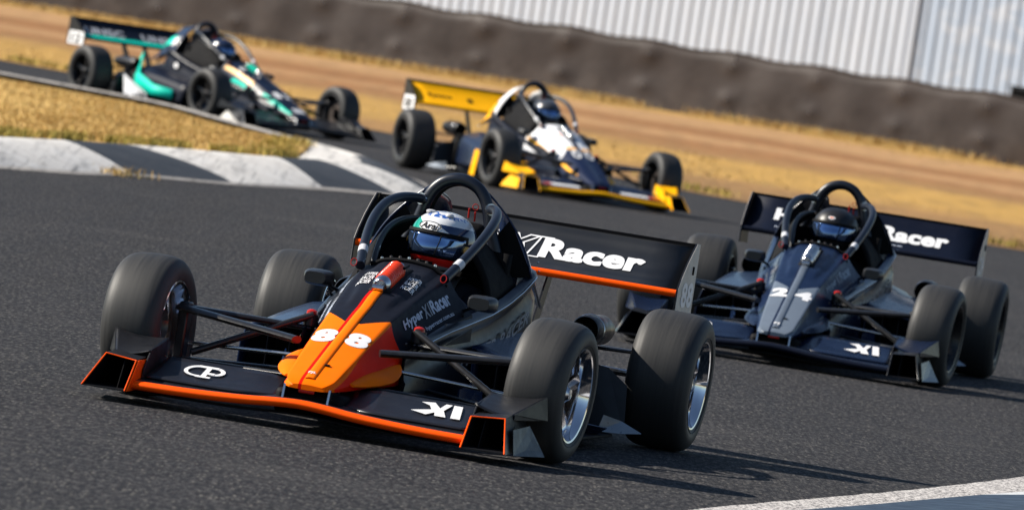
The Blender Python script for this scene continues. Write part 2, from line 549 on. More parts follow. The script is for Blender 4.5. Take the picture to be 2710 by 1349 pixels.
def wheel(parent, x, y, r, wd, sgn, steer, rim_mat, camber=2.3):
    """wheel centred on the axle end; local +x is the outer face"""
    h = wd / 2
    o = mk('wheel', *lathe_geo([(0.05, 0.001), (0.062, 0.018), (0.062, 0.036), (0.03, 0.05), (-0.06, 0.055), (-0.06, 0.001)], 24), MT['disc'], parent)
    o.location = (sgn * x, y, r)
    o.rotation_euler = (0, R(camber) * sgn, (0 if sgn > 0 else math.pi) + R(steer))
    if sgn < 0: o.rotation_euler = (0, R(camber), math.pi + R(steer))
    else: o.rotation_euler = (0, R(camber), R(steer))
    q = r / 0.275
    prof = [(-h + 0.022, 0.176), (-h + 0.008, 0.186), (-h, 0.212 * q), (-h + 0.005, 0.238 * q), (-h + 0.018, 0.2565 * q), (-h + 0.036, 0.2665 * q), (-h + 0.062, 0.2725 * q), (0, r)]
    prof = prof + [(-a, b) for a, b in reversed(prof[:-1])]
    pp = cat_rom(prof, 5)
    mk('tyre', *lathe_geo([tuple(p) for p in pp], 72), MT['tyre'], o, ang=70)
    # moulded sidewall ribs
    rib = join(*[lathe_geo([(h - 0.0045, rr - 0.002), (h - 0.001, rr), (h - 0.0045, rr + 0.002)], 60) for rr in (0.197,)])
    mk('sidewall_rib', *rib, MT['tyre'], o)
    e = h - 0.016
    rp = [(e - 0.006, 0.170), (e + 0.006, 0.176), (e + 0.008, 0.183), (e + 0.002, 0.186), (e - 0.010, 0.182), (0.02, 0.172), (-e, 0.180), (-e - 0.006, 0.183), (-e - 0.008, 0.176), (-e + 0.02, 0.168), (0.0, 0.160), (e - 0.05, 0.158), (e - 0.022, 0.163)]
    mk('rim', *lathe_geo(rp, 60, closed=True), rim_mat, o, ang=45)
    xs = max(0.03, e - 0.055)
    for k in range(5):
        a = 2 * math.pi * k / 5 + 0.3
        ca, sa = math.cos(a), math.sin(a)
        def P(rad, t, xx): return (xx, rad * ca - t * sa, rad * sa + t * ca)
        v = []
        for (rad, t, xo, xi) in ((0.03, 0.024, xs + 0.012, xs - 0.02), (0.09, 0.020, xs + 0.008, xs - 0.012), (0.162, 0.030, xs + 0.02, xs - 0.005)):
            v += [P(rad, -t, xo - 0.006), P(rad, 0, xo), P(rad, t, xo - 0.006), P(rad, t, xi), P(rad, -t, xi)]
        f = [tuple(i * 5 + (j if w_ == 0 else (j + 1) % 5) for i, j, w_ in ()) for _ in ()]
        for i in range(2):
            for j in range(5):
                f.append((i * 5 + j, i * 5 + (j + 1) % 5, (i + 1) * 5 + (j + 1) % 5, (i + 1) * 5 + j))
        f += [(0, 1, 2, 3, 4), (10, 11, 12, 13, 14)]
        mk('spoke', v, f, rim_mat, o, ang=25)
    mk('hub_nut', *lathe_geo([(xs + 0.0, 0.034), (xs + 0.018, 0.034), (xs + 0.022, 0.028), (xs + 0.034, 0.022), (xs + 0.036, 0.001)], 16), MT['steel'] if rim_mat == MT['chrome'] else MT['darkrim'], o, ang=30)
    mk('brake_disc', *lathe_geo([(-0.02, 0.05), (-0.02, 0.128), (-0.032, 0.128), (-0.032, 0.05)], 40, closed=True), MT['disc'], o, ang=30)
    return o

def aero_arm(name, a, b, wd, th, mat, parent):
    """wing-section suspension leg from a to b"""
    return tube(name, [a, tuple((np.array(a) * 0.5 + np.array(b) * 0.5)), b], 1.0, mat, parent, n=12, sx=wd / 2, sz=th / 2)

def rod(name, a, b, r, mat, parent, n=10):
    return tube(name, [a, b], r, mat, parent, n=n)

def make_car(lv):
    root = empty('race_car', (lv['pose'][0], lv['pose'][1], 0), lv['pose'][2])
    tag(root, lv['label'], 'race car', 'open-wheel race cars on the track')
    body, nose = lv['body'], lv['nose']
    S = (1, -1)
    # ---- nose and cowl
    ys = sorted(set([-0.615, -0.608, -0.60, -0.585, -0.565] + list(np.linspace(-0.54, 0.10, 22))))
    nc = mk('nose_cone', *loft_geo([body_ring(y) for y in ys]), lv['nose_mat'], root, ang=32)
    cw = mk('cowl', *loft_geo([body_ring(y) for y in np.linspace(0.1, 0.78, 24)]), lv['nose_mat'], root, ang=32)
    def spine(u, v):
        y = -0.585 + u * (0.345 + 0.585); x = -0.020 + 0.040 * v
        p = nose_top(x, y); p[2] += 0.006 * math.sin(math.pi * min(1, max(0, v))) ** 0.4 + 0.0015
        return p
    mk('spine', *grid_geo(spine, 30, 8), lv['spine'], root)
    box('nose_latch', (0.018, 0.038, -0.455, -0.44, 0.2485, 0.256), MT['flatblack'], root, bevel=0.002)
    for s in S:
        # fairing where the lower arms leave the nose
        rings = []
        for t in np.linspace(0, 1, 12):
            y = -0.42 + 0.47 * t
            w_ = math.sin(math.pi * (0.06 + 0.92 * t)) ** 0.8
            cx = fXC(y) + 0.004 + 0.028 * t * w_; cz = fZC(y) + 0.000 - 0.020 * t
            ring = []
            for k in range(10):
                a = 2 * math.pi * k / 10
                ring.append(np.array([s * (cx + 0.046 * w_ * math.cos(a)), y, cz + 0.019 * w_ * math.sin(a) - 0.25 * 0.046 * w_ * math.cos(a)]))
            rings.append(ring)
        mk('nose_fairing', *loft_geo(rings), lv['nose_side'], root, ang=60)
        # thin front pylons
        pl = [(-0.60, 0.168), (-0.42, 0.168), (-0.36, 0.105), (-0.62, 0.088)]
        mk('nose_pylon', *prism_geo(pl, 0, s * 0.088 - 0.004, s * 0.088 + 0.004), MT['steel'] if lv.get('steelpyl', 1) else MT['black'], root, smooth=False)
    for s in S:
        for (yy, vv) in ((0.16, 0.80), (0.30, 0.90), (0.52, 0.92), (0.70, 0.90), (0.72, 0.12)):
            p = nose_side(s, yy, vv)
            mk('cowl_fastener', *lathe_geo([(-0.004, 0.007), (0.003, 0.0065), (0.004, 0.003), (0.0045, 0.001)], 10, axis=0, c=tuple(p + np.array((s * 0.001, 0, 0.001)))), MT['flatblack'] if yy > 0.6 else MT['disc'], cw)
    rod('tow_eye', (-0.03, -0.605, 0.15), (0.03, -0.605, 0.15), 0.008, MT['red'], root)
    # ---- front wing
    P = [(-0.652, -0.700, 0.079), (-0.54, -0.705, 0.080), (-0.42, -0.706, 0.083), (-0.30, -0.705, 0.088), (-0.2, -0.700, 0.094), (-0.1, -0.695, 0.103), (0, -0.693, 0.108), (0.1, -0.695, 0.103), (0.2, -0.700, 0.094), (0.30, -0.705, 0.088), (0.42, -0.706, 0.083), (0.54, -0.705, 0.080), (0.652, -0.700, 0.079)]
    pts = cat_rom(P, 4)
    wing = mk('front_wing', *grid_geo(lambda u, v: fw_plane(-0.655 + 1.31 * u, v), 44, 12), lv['wing'], root, solid=0.010)
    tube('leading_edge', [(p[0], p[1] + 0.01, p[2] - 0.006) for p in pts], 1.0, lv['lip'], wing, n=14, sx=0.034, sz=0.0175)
    v, f = grid_geo(lambda u, v: (-0.655 + 1.31 * u, -0.68 + 0.32 * v, 0.052 + 0.012 * math.exp(-((-0.655 + 1.31 * u) / 0.18) ** 2) + 0.008 * v), 24, 4)
    mk('lower_plane', v, f, MT['flatblack'], wing, solid=0.006)
    if lv.get('trim', 1):
        tube('carbon_trim', [(p[0], p[1] + 0.035, p[2] + 0.0095) for p in pts], 1.0, MT['carbon'], wing, n=8, sx=0.018, sz=0.003)
    for s in S:
        # raised flap
        def flap(u, v):
            x = 0.13 + 0.50 * u
            y = -0.60 + 0.26 * v
            p = fw_plane(x, (y + 0.675) / 0.36)
            e_ = smooth01(u / 0.22) * smooth01((1 - u) / 0.05)
            p[2] += 0.010 + 0.018 * v * v * e_
            p[1] += 0.06 * (1 - smooth01(u / 0.25)) * (1 - v)
            p[0] *= s
            return p
        mk('flap', *grid_geo(flap, 20, 8), lv['flap'], wing, solid=0.008)
        # end pod: raked open box
        xi, xo_b, xo_t = 0.655, 0.824, 0.780
        yb, yt, yr = -0.775, -0.665, -0.27
        zb, zt = 0.048, 0.163
        A = [(xi, yb, zb), (xi, yt, zt), (xo_t, yt + 0.02, zt + 0.010), (xo_b, yb, zb)]
        B = [(xi, yr, zb + 0.01), (xi, yr, zt + 0.035), (xo_t - 0.01, yr, zt + 0.04), (xo_b - 0.02, yr, zb + 0.01)]
        A = [(s * p[0], p[1], p[2]) for p in A]; B = [(s * p[0], p[1], p[2]) for p in B]
        pod = mk('end_pod', A + B, [(0, 1, 5, 4), (1, 2, 6, 5), (2, 3, 7, 6), (3, 0, 4, 7)], lv['pod'], root, smooth=False, solid=0.006, off=0)
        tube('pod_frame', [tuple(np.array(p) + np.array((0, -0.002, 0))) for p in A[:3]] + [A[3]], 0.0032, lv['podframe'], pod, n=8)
        mk('pod_backing', B, [(0, 1, 2, 3)], MT['flatblack'], pod, smooth=False, solid=0.004)
        if lv.get('podfront'):
            # coloured inner cheek beside the opening
            pf = [(s * (xi - 0.005), yb, zb), (s * (xi - 0.005), yt, zt), (s * (xi - 0.005), yt + 0.26, zt + 0.012), (s * (xi - 0.005), yb + 0.25, zb + 0.01)]
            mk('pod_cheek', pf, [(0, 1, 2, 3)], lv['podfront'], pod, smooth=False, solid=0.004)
        mk('pod_divider', *prism_geo([(-0.70, 0.052), (-0.64, 0.160), (-0.30, 0.165), (-0.30, 0.055)], 0, s * 0.705 - 0.0015, s * 0.705 + 0.0015), MT['flatblack'], pod, smooth=False)
        # inner vertical plate up to the winglet
        ip_ = [(-0.60, 0.13), (-0.52, 0.208), (-0.30, 0.243), (-0.26, 0.05), (-0.60, 0.05)]
        mk('pod_plate', *prism_geo(ip_, 0, s * 0.640 - 0.003, s * 0.640 + 0.003), lv['podplate'], pod, smooth=False, bevel=0.001)
        def wl(u, v):
            x = 0.640 + (0.135 + 0.075 * v) * u
            y = -0.535 + 0.25 * v
            z = 0.203 - 0.026 * math.sin(math.pi * min(u, 1) * 0.62) * (1 - 0.35 * v) + 0.047 * v + 0.026 * v * u ** 2
            return (s * x, y, z)
        mk('winglet', *grid_geo(wl, 14, 10), lv['winglet'], pod, solid=0.005)
        q0, q1 = np.array(wl(0.55, 1.0)), np.array(wl(1.0, 1.0))
        q2 = np.array(wl(1.0, 0.1))
        mk('winglet_flange', [q1, q2, q2 + np.array((0, 0.0, -0.02)), q1 + np.array((s * 0.012, 0.01, -0.088)), q1 + np.array((-s * 0.02, -0.05, -0.092))], [(0, 1, 2, 4, 3)], lv['winglet'], pod, smooth=False, solid=0.004)
        fl = [(s * 0.812, -0.62, 0.135), (s * 0.835, -0.66, 0.042), (s * 0.892, -0.36, 0.040), (s * 0.862, -0.36, 0.085), (s * 0.83, -0.42, 0.15)]
        mk('pod_flick', fl, [(0, 1, 2, 3, 4)], lv['flick'], pod, smooth=False, solid=0.004)
        for zz in (0.09, 0.13, 0.18):
            mk('bolt', *lathe_geo([(0, 0.001), (0.004, 0.006), (0.005, 0.001)], 8, axis=0, c=(s * 0.632, -0.34, zz)), MT['steel'], pod)
    # ---- wheels and suspension
    for s in S:
        wheel(root, 0.800, 0.0, 0.275, 0.236, s, lv['steer'], lv['rim'])
        wheel(root, 0.790, 2.4, 0.285, 0.272, s, 0, lv['rim'], 1.6)
        am = MT['arm']
        aero_arm('upper_arm', (s * 0.68, -0.02, 0.362), (s * 0.165, -0.20, 0.318), 0.070, 0.030, am, root)
        aero_arm('upper_arm', (s * 0.68, 0.02, 0.362), (s * 0.215, 0.20, 0.352), 0.060, 0.026, am, root)
        aero_arm('lower_arm', (s * 0.68, -0.01, 0.165), (s * 0.15, -0.26, 0.185), 0.036, 0.016, am, root)
        aero_arm('lower_arm', (s * 0.68, 0.03, 0.165), (s * 0.24, 0.34, 0.180), 0.036, 0.016, am, root)
        rod('push_rod', (s * 0.62, 0.01, 0.195), (s * 0.205, 0.185, 0.405), 0.0145, am, root)
        rod('track_rod', (s * 0.67, 0.10, 0.225), (s * 0.20, 0.02, 0.250), 0.008, MT['steel'], root)
        mk('rocker', *join(lathe_geo([(-0.022, 0.001), (-0.022, 0.030), (0.022, 0.030), (0.022, 0.001)], 14, axis=2, c=(s * 0.215, 0.20, 0.385))), MT['black'], root, ang=30)
        mk('rocker_cap', *lathe_geo([(0.022, 0.022), (0.034, 0.021), (0.040, 0.012), (0.042, 0.001)], 14, axis=2, c=(s * 0.215, 0.20, 0.385)), MT['red'], root, ang=40)
        mk('upright', *join(box_geo(s * 0.665 - 0.02, s * 0.665 + 0.02, -0.03, 0.05, 0.14, 0.385)), MT['black'], root, bevel=0.008)
        # rear
        aero_arm('rear_upper_arm', (s * 0.68, 2.38, 0.375), (s * 0.20, 2.15, 0.370), 0.034, 0.016, am, root)
        aero_arm('rear_upper_arm', (s * 0.68, 2.42, 0.375), (s * 0.18, 2.60, 0.365), 0.034, 0.016, am, root)
        aero_arm('rear_lower_arm', (s * 0.68, 2.38, 0.165), (s * 0.22, 2.02, 0.165), 0.034, 0.016, am, root)
        aero_arm('rear_lower_arm', (s * 0.68, 2.42, 0.165), (s * 0.18, 2.62, 0.165), 0.034, 0.016, am, root)
        rod('drive_shaft', (s * 0.70, 2.4, 0.285), (s * 0.16, 2.4, 0.285), 0.016, MT['steel'], root)
        rod('rear_push_rod', (s * 0.64, 2.38, 0.19), (s * 0.19, 2.25, 0.44), 0.011, am, root)
        mk('rear_upright', *box_geo(s * 0.665 - 0.02, s * 0.665 + 0.02, 2.35, 2.45, 0.14, 0.40), MT['black'], root, bevel=0.008)
    # ---- tub sides, cockpit
    RY = [0.0, 0.12, 0.30, 0.50, 0.75, 1.0, 1.23, 1.42, 1.58, 1.70, 1.80]
    RZ = [0.315, 0.345, 0.392, 0.430, 0.468, 0.505, 0.550, 0.600, 0.655, 0.668, 0.640]
    RX = [0.205, 0.222, 0.243, 0.265, 0.292, 0.315, 0.328, 0.338, 0.345, 0.325, 0.270]
    def rail(y): return float(np.interp(y, RY, RX)), float(np.interp(y, RY, RZ))
    for s in S:
        rings = []
        for y in np.linspace(0.05, 1.80, 40):
            x, z = rail(y)
            low = 0.06 + 0.05 * max(0, (0.6 - y))
            k = smooth01((y - 0.0) / 0.6)
            pr = [(x - 0.045 * k - 0.004, z - 0.10), (x - 0.040 * k - 0.004, z - 0.012), (x - 0.026 * k, z + 0.004), (x - 0.006, z - 0.004), (x + 0.004, z - 0.022), (x - 0.004, z - 0.050), (x - 0.012 * k, z - 0.075), (x + 0.006, z - 0.11), (x + 0.014, (z + low) / 2), (x, low), (x - 0.05 * k - 0.008, low)]
            rings.append([np.array((s * a, y, b)) for a, b in pr])
        mk('tub_side', *loft_geo(rings), lv['tub'], root, ang=50)
        tube('rail_trim', [(s * (rail(y)[0] + 0.004), y, rail(y)[1] - 0.020) for y in np.linspace(0.10, 1.62, 30)], 0.0032, lv['trimline'], root, n=6)
    mk('tub_floor', *box_geo(-0.29, 0.29, 0.75, 1.75, 0.06, 0.075), MT['flatblack'], root)
    # seat and bulkhead
    v, f = grid_geo(lambda u, v_: ((-0.26 + 0.52 * u), 1.42 + 0.06 * v_ - 0.10 * (2 * abs(u - 0.5)) ** 2, 0.10 + 0.62 * v_), 12, 8)
    mk('seat_back', v, f, MT['pad'], root, solid=0.03)
    mk('bulkhead', *box_geo(-0.22, 0.22, 1.50, 1.53, 0.08, 0.66), MT['flatblack'], root, bevel=0.01)
    for s in S:
        # padded head surround
        def hs(u, v_):
            u0_ = 0.0 if s < 0 else 0.42
            u = u0_ + (1 - u0_) * u
            y = 0.84 + 0.60 * u
            zt_ = 0.60 + (0.205 if s < 0 else 0.15) * math.sin(u * math.pi * 0.5) ** 0.75
            xt = 0.155 + 0.038 * math.sin(u * math.pi) - 0.025 * u
            zb_ = rail(y)[1] - 0.02
            xb_ = rail(y)[0] - 0.045
            t = v_ ** 0.8
            return (s * (xb_ + (xt - xb_) * t + 0.02 * math.sin(math.pi * t)), y, zb_ + (zt_ - zb_) * t)
        sp = mk('head_surround', *grid_geo(hs, 16, 8), MT['pad'], root, solid=0.022, off=0)
        tube('surround_edge', [hs(u, 1.0) for u in np.linspace(0, 1, 20)], 0.0125, MT['carbon'], sp, n=8)
    box('head_rest', (-0.13, 0.15, 1.38, 1.45, 0.62, 0.82), MT['pad'], root, bevel=0.03, seg=3)
    # belts over the shoulders
    for s in S:
        v, f = grid_geo(lambda u, v_: (s * (0.075 + 0.02 * u) + (v_ - 0.5) * 0.05, 1.40 - 0.30 * u, 0.60 - 0.02 * u + 0.012 * math.sin(u * 3) - 0.05 * u * u), 10, 2)
        mk('belt', v, f, MT['belt'], root, solid=0.004)
    # dash lip, clutter, steering wheel
    tube('dash_lip', [tuple(nose_top(x, 0.785) + np.array((0, 0, 0.006))) for x in np.linspace(-0.15, 0.15, 15)], 0.010, MT['pad'], root, n=8)
    sw = tube('steering_wheel', [(0.125 * math.cos(a), 0.90 + 0.03 * math.sin(a), 0.545 + 0.085 * math.sin(a)) for a in np.linspace(0, 2 * math.pi, 28)[:-1]], 0.013, MT['pad'], root, closed=True)
    mk('steering_hub', *box_geo(-0.09, 0.09, 0.885, 0.905, 0.51, 0.58), MT['carbon'], sw, bevel=0.01)
    rod('steering_column', (0, 0.74, 0.50), (0, 0.90, 0.545), 0.014, MT['steel'], root)
    for k in range(7):
        x = -0.11 + 0.036 * k
        p = nose_top(x, 0.80)
        mk('dash_bolt', *lathe_geo([(0, 0.007), (0.012, 0.006), (0.014, 0.001)], 8, axis=2, c=(p[0], p[1] - 0.01, p[2] + 0.010)), MT['disc'] if k % 3 else MT['steel'], root)
    # ---- centre spring and damper on the cowl
    a = np.array(nose_top(0, 0.33)) + np.array((0.0, 0, 0.016)); b = np.array(nose_top(0, 0.64)) + np.array((0.004, 0, 0.020))
    d = (b - a) / np.linalg.norm(b - a)
    v, f = grid_geo(lambda u, v_: tuple(np.array(nose_top(-0.042 + 0.088 * v_, 0.335 + 0.35 * u)) + np.array((0, 0, 0.0025))), 10, 4)
    mk('damper_slot', v, f, MT['flatblack'], root, solid=0.002)
    dm = tube('damper', [a, a + (b - a) * 0.99], 0.015, MT['steel'], root, n=14)
    e1 = np.cross(d, (1.0, 0, 0)); e1 /= np.linalg.norm(e1); e2 = np.array((1.0, 0, 0))
    hel = []
    for i in range(9 * 14 + 1):
        t = i / (9 * 14); an = 2 * math.pi * 9 * t
        hel.append(a + (b - a) * (0.20 + 0.62 * t) + (e1 * math.cos(an) + e2 * math.sin(an)) * 0.0315)
    tube('coil_spring', hel, 0.0075, lv['spring'], dm, n=8)
    tube('spring_sleeve', [a + (b - a) * 0.19, a + (b - a) * 0.83], 0.0285, lv['spring'], dm, n=18)
    tube('spring_cap', [a + (b - a) * 0.07, a + (b - a) * 0.10, a + (b - a) * 0.19, a + (b - a) * 0.20], [0.026, 0.034, 0.034, 0.020], MT['steel'], dm, n=18)
    tube('spring_seat', [a + (b - a) * 0.82, a + (b - a) * 0.84, a + (b - a) * 0.90], [0.030, 0.030, 0.018], MT['steel'], dm, n=18)
    tube('damper_eye', [a - d * 0.006 + e2 * t for t in (-0.022, 0.022)], 0.013, MT['steel'], dm, n=12)
    rod('damper_line', b + np.array((0.03, 0.0, 0.005)), b + np.array((0.035, -0.09, -0.005)), 0.006, MT['flatblack'], dm)
    # ---- roll hoop, front stays
    hp = [(-0.235, 1.50, 0.52), (-0.190, 1.50, 0.70), (-0.150, 1.50, 0.80), (-0.128, 1.50, 0.875), (-0.103, 1.50, 0.928), (-0.060, 1.50, 0.966), (0.0, 1.50, 0.981), (0.060, 1.50, 0.966), (0.103, 1.50, 0.928), (0.128, 1.50, 0.875), (0.150, 1.50, 0.80), (0.190, 1.50, 0.70), (0.235, 1.50, 0.52)]
    hoop = tube('roll_hoop', cat_rom(hp, 6), 0.0245, lv['tube'], root, n=16)
    # second, inner trim of the hoop
    tube('hoop_liner', [(p[0] * 0.86, p[1] + 0.035, p[2] - 0.018) for p in cat_rom(hp[2:-2], 6)], 0.010, MT['flatblack'], hoop, n=10)
    for s in S:
        st = bez((s * 0.133, 1.50, 0.879), (s * 0.25, 1.259, 0.902), (s * 0.262, 1.109, 0.815), (s * 0.172, 0.70, 0.605), 28)
        sb = tube('front_stay', st, 0.0195, lv['tube'], root, n=14)
        tube('stay_sleeve', st[24:26], 0.0203, MT['offwhite'] if lv.get('stickers', 1) else MT['steel'], sb, n=14)
        tube('stay_clamp', st[0:2], 0.024, MT['steel'], sb, n=12)
        c = np.array(st[-1]) + np.array((s * 0.0, -0.02, 0.0))
        if s < 0: c = c + np.array((-0.022, 0, 0.01))
        ring = [c + np.array((0.012 * math.cos(q), 0.004 * math.sin(q), 0.015 * math.sin(q))) for q in np.linspace(0, 2 * math.pi, 18)[:-1]]
        tube('pull_ring', ring, 0.0019, MT['red'], sb, n=6, closed=True)
        # flank fairing behind the hoop leg
        fin = lambda u, v_, s=s: fin_pt(s, u, v_)
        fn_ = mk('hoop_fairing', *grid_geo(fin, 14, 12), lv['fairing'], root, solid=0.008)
        mk('fairing_shade_panel', [fin(0.02, 0.3), fin(0.02, 1.0), (s * 0.23, 1.54, 0.62), (s * 0.17, 1.54, 0.78)], [(0, 1, 2, 3)], MT['flatblack'], fn_, smooth=False, solid=0.004)  # flat black sheet added for the shade in the fairing's hollow
        rod('hoop_stay', (s * 0.12, 1.53, 0.86), (s * 0.15, 2.15, 0.50), 0.013, lv['tube'], root)
        for (yy, zz) in ((1.56, 0.70), (1.60, 0.665)):
            mk('body_rivet', *lathe_geo([(0, 0.006), (0.004, 0.004), (0.005, 0.001)], 8, axis=0, c=(s * 0.349, yy, zz)), MT['steel'], fn_)
    # red kill switch and lanyards behind the helmet
    for (x, z) in ((0.062, 0.885), (0.088, 0.875)):
        sw_ = rod('kill_switch', (x, 1.46, z - 0.05), (x, 1.45, z - 0.012), 0.004, MT['red'], root, n=8)
    ring = [np.array((0.088 + 0.012 * math.cos(q), 1.445, 0.882 + 0.012 * math.sin(q))) for q in np.linspace(0, 2 * math.pi, 14)[:-1]]
    tube('kill_ring', ring, 0.0018, MT['red'], root, n=6, closed=True)
    # ---- engine cover, gearbox, exhaust cans
    rings = []
    for t in np.linspace(0, 1, 14):
        y = 1.54 + 1.0 * t
        wx = 0.21 - 0.08 * t; zt_ = 0.63 - 0.20 * t
        rings.append([np.array((wx * math.cos(q) * (1 if math.sin(q) > 0 else 1.1), y, 0.24 + (zt_ - 0.24) * max(0, math.sin(q)) ** 0.7 + 0.14 * min(0, math.sin(q)))) for q in np.linspace(0, 2 * math.pi, 25)[:-1]])
    mk('engine_cover', *loft_geo(rings), MT['black'], root, ang=50)
    box('gearbox', (-0.12, 0.12, 2.45, 2.85, 0.16, 0.40), MT['disc'], root, bevel=0.03, seg=3)
    for s in S:
        cc = np.array((s * 0.50, 0, 0))
        g = lathe_geo([(1.98, 0.052), (1.96, 0.055), (1.97, 0.060), (2.02, 0.062), (2.26, 0.062), (2.36, 0.045), (2.42, 0.02)], 28, axis=1, c=(s * 0.50, 0, 0.448))
        cn = mk('intake_can', *g, MT['black'], root, ang=40)
        mk('intake_mouth', *lathe_geo([(1.972, 0.053), (2.10, 0.046), (2.10, 0.001)], 24, axis=1, c=(s * 0.50, 0, 0.448)), MT['flatblack'], cn)
        tube('can_clamp', [(s * 0.50 + 0.0625 * math.cos(q), 2.05, 0.448 + 0.0625 * math.sin(q)) for q in np.linspace(0, 2 * math.pi, 30)[:-1]], 0.004, MT['steel'], cn, n=6, closed=True)
        rod('can_bracket', (s * 0.50, 2.2, 0.40), (s * 0.24, 2.2, 0.33), 0.010, MT['steel'], cn)
        # dark side pod with open mouth
        rings = []
        for t in np.linspace(0, 1, 16):
            y = 0.82 + 1.13 * t
            xo = 0.60 - 0.02 * t - 0.10 * smooth01((t - 0.7) / 0.3)
            xi_ = 0.318
            zt_ = 0.322 + 0.085 * math.sin(t * math.pi * 0.5) + 0.01 * smooth01((t - 0.5) / 0.5)
            zl = 0.085
            pr = [(xi_, zt_ + 0.04), (0.40, zt_ + 0.012), (xo - 0.06, zt_ - 0.002), (xo - 0.02, zt_ - 0.008), (xo, zt_ - 0.025), (xo + 0.022, zt_ - 0.09), (xo + 0.03, zl + 0.06), (xo - 0.01, zl + 0.012), (xo - 0.05, zl), (xi_, zl)]
            rings.append([np.array((s * p, y - (0.10 * (0.42 - q) if t == 0 else 0) * 0 - 0.0, q)) for p, q in pr])
        # forward swept top lip
        r0 = [np.array((p[0], p[1] - 0.10 * max(0, (p[2] - 0.085)) / 0.28 * (1 if abs(p[0]) < 0.62 else 1), p[2])) for p in rings[0]]
        rings[0] = r0
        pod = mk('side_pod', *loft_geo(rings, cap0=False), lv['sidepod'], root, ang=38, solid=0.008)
        mth = [(p[0] * 0.985, 0.90, p[2] * 0.99 + 0.002) for p in rings[0]]
        mk('inlet', mth, [tuple(range(len(mth)))], MT['flatblack'], pod, smooth=False)
        for k in range(2):
            mk('inlet_vane', *prism_geo([(0.76, 0.10), (0.76, 0.30), (0.89, 0.31), (0.89, 0.10)], 0, s * (0.42 + 0.09 * k) - 0.002, s * (0.42 + 0.09 * k) + 0.002), MT['black'], pod, smooth=False)
    for s in S:
        q = [(0.545, 1.90, 0.07), (0.545, 1.90, 0.40), (0.50, 2.05, 0.39), (0.34, 2.60, 0.33), (0.34, 2.75, 0.10), (0.50, 2.10, 0.06)]
        mk('diffuser_wall', [(s * a, b, c) for a, b, c in q], [(0, 1, 2, 5), (2, 3, 4, 5)], MT['flatblack'], root, solid=0.006)
        q = [(0.46, 1.99, 0.055), (0.715, 2.01, 0.055), (0.690, 2.05, 0.25), (0.60, 2.06, 0.31), (0.46, 2.05, 0.33)]
        mk('wheel_deflector', [(s * a, b, c) for a, b, c in q], [(0, 1, 2, 3, 4)], MT['black'], root, smooth=False, solid=0.006)
        q = [(0.545, 1.90, 0.395), (0.50, 2.06, 0.385), (0.34, 2.60, 0.325), (0.12, 2.60, 0.36), (0.16, 2.0, 0.45), (0.30, 1.90, 0.44)]
        mk('rear_deck', [(s * a, b, c) for a, b, c in q], [(0, 1, 4, 5), (1, 2, 3, 4)], MT['black'], root, solid=0.006)
    # ---- floor, bargeboards, rear flicks
    fp = [(-0.20, 0.25), (0.20, 0.25), (0.30, 0.55), (0.66, 0.70), (0.70, 0.95), (0.70, 1.85), (0.56, 2.02), (0.50, 2.9), (-0.50, 2.9), (-0.56, 2.02), (-0.70, 1.85), (-0.70, 0.95), (-0.66, 0.70), (-0.30, 0.55)]
    mk('floor', *prism_geo(fp, 2, 0.045, 0.057), MT['flatblack'], root, bevel=0.002)
    mk('splitter', *box_geo(-0.135, 0.135, -0.55, 0.30, 0.055, 0.150), MT['flatblack'], root, bevel=0.02)
    for s in S:
        q = [(0.655, 1.74, 0.064), (0.668, 1.76, 0.132), (0.725, 1.86, 0.112), (0.735, 1.84, 0.064), (0.80, 1.93, 0.075), (0.70, 2.0, 0.062)]
        q = [(s * a, b, c) for a, b, c in q]
        mk('floor_flick', q, [(0, 1, 2, 3), (3, 2, 4), (3, 4, 5)], MT['grey'] if lv.get('greyfl', 1) else lv['flick'], root, smooth=False, solid=0.004)
        q = [(0.58, 1.52, 0.06), (0.66, 1.50, 0.10), (0.72, 1.62, 0.09), (0.66, 1.66, 0.050)]
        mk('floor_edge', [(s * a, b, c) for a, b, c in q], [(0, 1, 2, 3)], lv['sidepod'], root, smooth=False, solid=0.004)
        q = [(0.36, 0.42, 0.06), (0.36, 0.42, 0.20), (0.40, 0.62, 0.24), (0.42, 0.66, 0.06)]
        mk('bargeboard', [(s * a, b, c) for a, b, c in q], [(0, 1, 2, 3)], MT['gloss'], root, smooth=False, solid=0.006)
    # ---- mirrors
    for s in S:
        rings = []
        for t in np.linspace(0, 1, 9):
            y = 0.65 + 0.085 * t
            k = math.sin(math.pi * (0.18 + 0.32 * t)) ** 0.6
            ring = []
            for i in range(16):
                a_ = 2 * math.pi * i / 16
                ca, sa = math.cos(a_), math.sin(a_)
                ring.append(np.array((s * 0.333 + 0.060 * k * math.copysign(abs(ca) ** 0.55, ca), y, 0.532 + 0.033 * k * math.copysign(abs(sa) ** 0.6, sa))))
            rings.append(ring)
        mr = mk('mirror', *loft_geo(rings), MT['carbon'], root, ang=60)
        mk('mirror_glass', [tuple(p + np.array((0, 0.002, 0))) for p in rings[-1]], [tuple(range(16))], MT['chrome'], mr, smooth=False)
        tube('mirror_stalk', [(s * 0.30, 0.71, 0.515), (s * 0.262, 0.74, 0.495), (s * 0.236, 0.75, 0.488)], 0.007, MT['black'], mr, n=8)
    # ---- rear wing
    rw = mk('rear_wing', *grid_geo(lambda u, v: wing_face(-0.688 + 1.376 * u, v * _wl[-1]), 8, 60), lv['rwing'], root, solid=0.014)
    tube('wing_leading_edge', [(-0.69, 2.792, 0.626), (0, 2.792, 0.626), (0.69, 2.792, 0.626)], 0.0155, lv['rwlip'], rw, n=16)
    box('gurney', (-0.688, 0.688, 3.086, 3.092, 0.808, 0.834), MT['flatblack'], rw, bevel=0.001)
